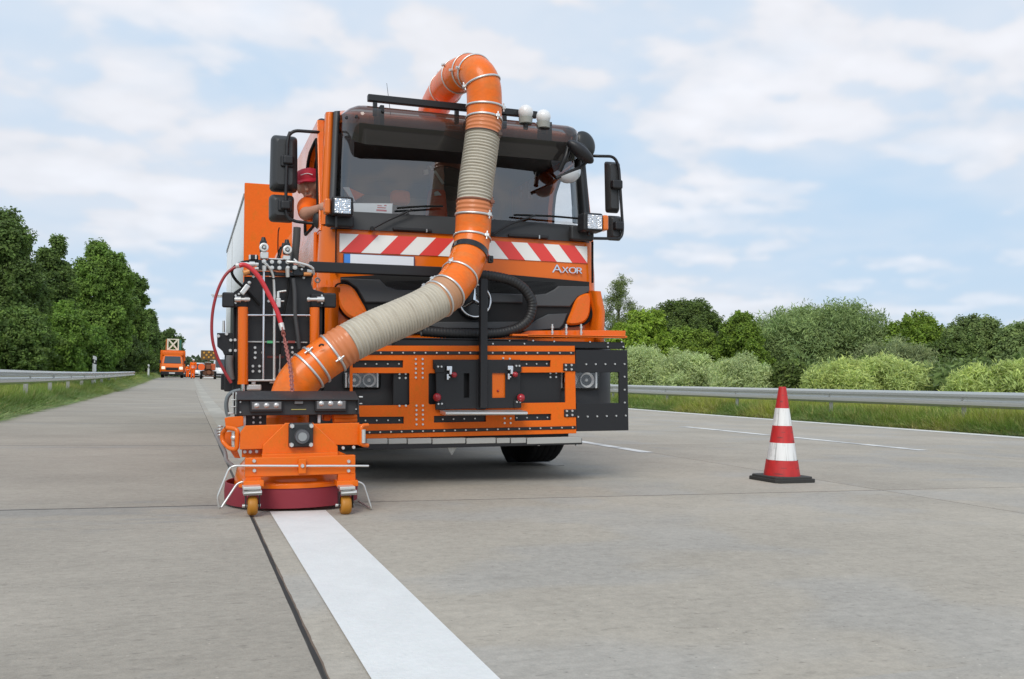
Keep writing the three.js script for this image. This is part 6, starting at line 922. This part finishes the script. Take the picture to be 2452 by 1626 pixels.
{
  const z = -88, x = wx(498.5, z), y = rise(z), t = thing('work_machine', 'far brown and orange road machine with an amber lamp board on top', 'road machine', [x, y, z]);
  part(t, 'chassis', [bx(x - 0.55, x + 0.55, y + 0.35, y + 0.75, z - 1.6, z, 0.05), bx(x - 0.35, x + 0.35, y + 0.75, y + 1.45, z - 1.2, z - 0.1, 0.06), bx(x - 0.5, x + 0.55, y + 0.2, y + 0.3, z, z + 0.25, 0.02)], M(0.13, 0.055, 0.03, 0.7));
  part(t, 'engine', [cyl(V(x + 0.05, y + 0.6, z + 0.02), V(x + 0.05, y + 0.6, z + 0.3), 0.22, 0.18, 16), bx(x - 0.2, x + 0.2, y + 0.9, y + 1.3, z - 0.1, z + 0.2, 0.04)], M(0.2, 0.07, 0.03, 0.5));
  part(t, 'orange_drum', cyl(V(x - 0.62, y + 1.08, z - 0.5), V(x - 0.62, y + 1.08, z + 0.15), 0.3, 0.3, 24), M(0.85, 0.13, 0.02, 0.45)); part(t, 'cover', bx(x + 0.2, x + 0.62, y + 0.8, y + 1.4, z - 1.2, z + 0.05, 0.08, 2), M(0.5, 0.1, 0.03, 0.5));
  const b = part(t, 'lamp_board', [bx(x - 0.7, x + 0.7, y + 1.75, y + 2.62, z - 0.6, z - 0.52, 0.03), bx(x - 0.06, x + 0.06, y + 1.3, y + 1.8, z - 0.7, z - 0.6, 0.01)], M(0.12, 0.07, 0.025, 0.6));
  each(b, 'lamp', [[-0.42, 2.4], [-0.2, 2.2], [0, 2.0], [0.2, 2.2], [0.42, 2.4], [-0.42, 1.95], [0.42, 1.95], [0, 2.45]].map(([a, h]) => new THREE.CylinderGeometry(0.09, 0.09, 0.05, 14).rotateX(Math.PI / 2).translate(x + a, y + h, z - 0.51)), M(0.6, 0.3, 0.04, 0.3));
  part(t, 'handrail', [bar([V(x + 0.6, y + 0.8, z + 0.05), V(x + 0.6, y + 1.7, z + 0.05), V(x + 0.1, y + 1.7, z + 0.05)], 0.02, 0.06), bx(x - 0.35, x + 0.2, y + 1.5, y + 1.54, z, z + 0.1, 0.01)], zinc);
  for (const k of [-1, 1]) { wheelAt(t, x + k * 0.6, y, z - 0.1, 0.36, 0.2); wheelAt(t, x + k * 0.6, y, z - 1.4, 0.36, 0.2); }
  part(t, 'front_tool', [cyl(V(x - 0.4, y + 0.14, z + 0.3), V(x + 0.45, y + 0.14, z + 0.3), 0.06, 0.06, 10), bx(x - 0.85, x - 0.66, y + 0.4, y + 0.46, z - 0.05, z + 0.25, 0.01)], whitePaint);
}
function farVehicle(name, label, cat, px, z, w, h, L, col, van) {
  const x = wx(px, z), y = rise(z), t = thing(name, label, cat, [x, y, z]), m = M(...col, 0.35, { clearcoat: 0.6 }), sec = (yy, s, a, b) => [V(x - w / 2 * s, yy, z - b), V(x - w / 2 * s, yy, z - a), V(x + w / 2 * s, yy, z - a), V(x + w / 2 * s, yy, z - b)];
  const hb = van ? 0.5 : 0.58;
  part(t, 'body', loft([sec(y + 0.25, 0.96, 0.05, L), sec(y + h * 0.3, 1, 0, L), sec(y + h * hb, 0.98, 0.25, L)]), m);
  part(t, 'cabin', loft([sec(y + h * hb - 0.01, 0.95, van ? 0.35 : 1.1, L - 0.1), sec(y + h * 0.96, 0.82, van ? 0.95 : 1.8, L - (van ? 0.1 : 0.8)), sec(y + h, 0.74, van ? 1.1 : 2, L - (van ? 0.2 : 1))]), m);
  part(t, 'windscreen', loft([sec(y + h * hb + 0.04, 0.86, (van ? 0.35 : 1.1) - 0.01, 0).slice(1, 3), sec(y + h * 0.93, 0.75, (van ? 0.93 : 1.74) - 0.03, 0).slice(1, 3)], false, false), M(0.04, 0.05, 0.06, 0.06));
  part(t, 'grille', bx(x - w * 0.3, x + w * 0.3, y + 0.35, y + 0.6, z - 0.02, z + 0.03, 0.02), blackPaint);
  for (const k of [-1, 1]) { part(t, 'headlight', bx(x + k * w * 0.3, x + k * w * 0.46, y + 0.6, y + 0.76, z - 0.1, z + 0.03, 0.03), M(0.85, 0.85, 0.83, 0.15)); wheelAt(t, x + k * w * 0.43, y, z - 0.8, 0.32, 0.2); wheelAt(t, x + k * w * 0.43, y, z - L + 0.8, 0.32, 0.2); }
}
farVehicle('car', 'dark far car between the orange van and the bending worker', 'car', 443.5, -175, 1.85, 1.6, 4.4, [0.015, 0.017, 0.02], false);
farVehicle('white_van', 'white far van behind the standing worker and the road machine', 'van', 475, -150, 2.0, 2.3, 5.2, [0.75, 0.76, 0.77], true);
farVehicle('white_van', 'white far van partly hidden by the truck corner and its red hose', 'van', 530, -128, 2.1, 2.7, 5.6, [0.75, 0.77, 0.8], true);
farVehicle('car', 'grey far car between the two white vans', 'car', 507, -190, 1.85, 1.55, 4.4, [0.2, 0.21, 0.23], false);

renderer.render(scene, camera);
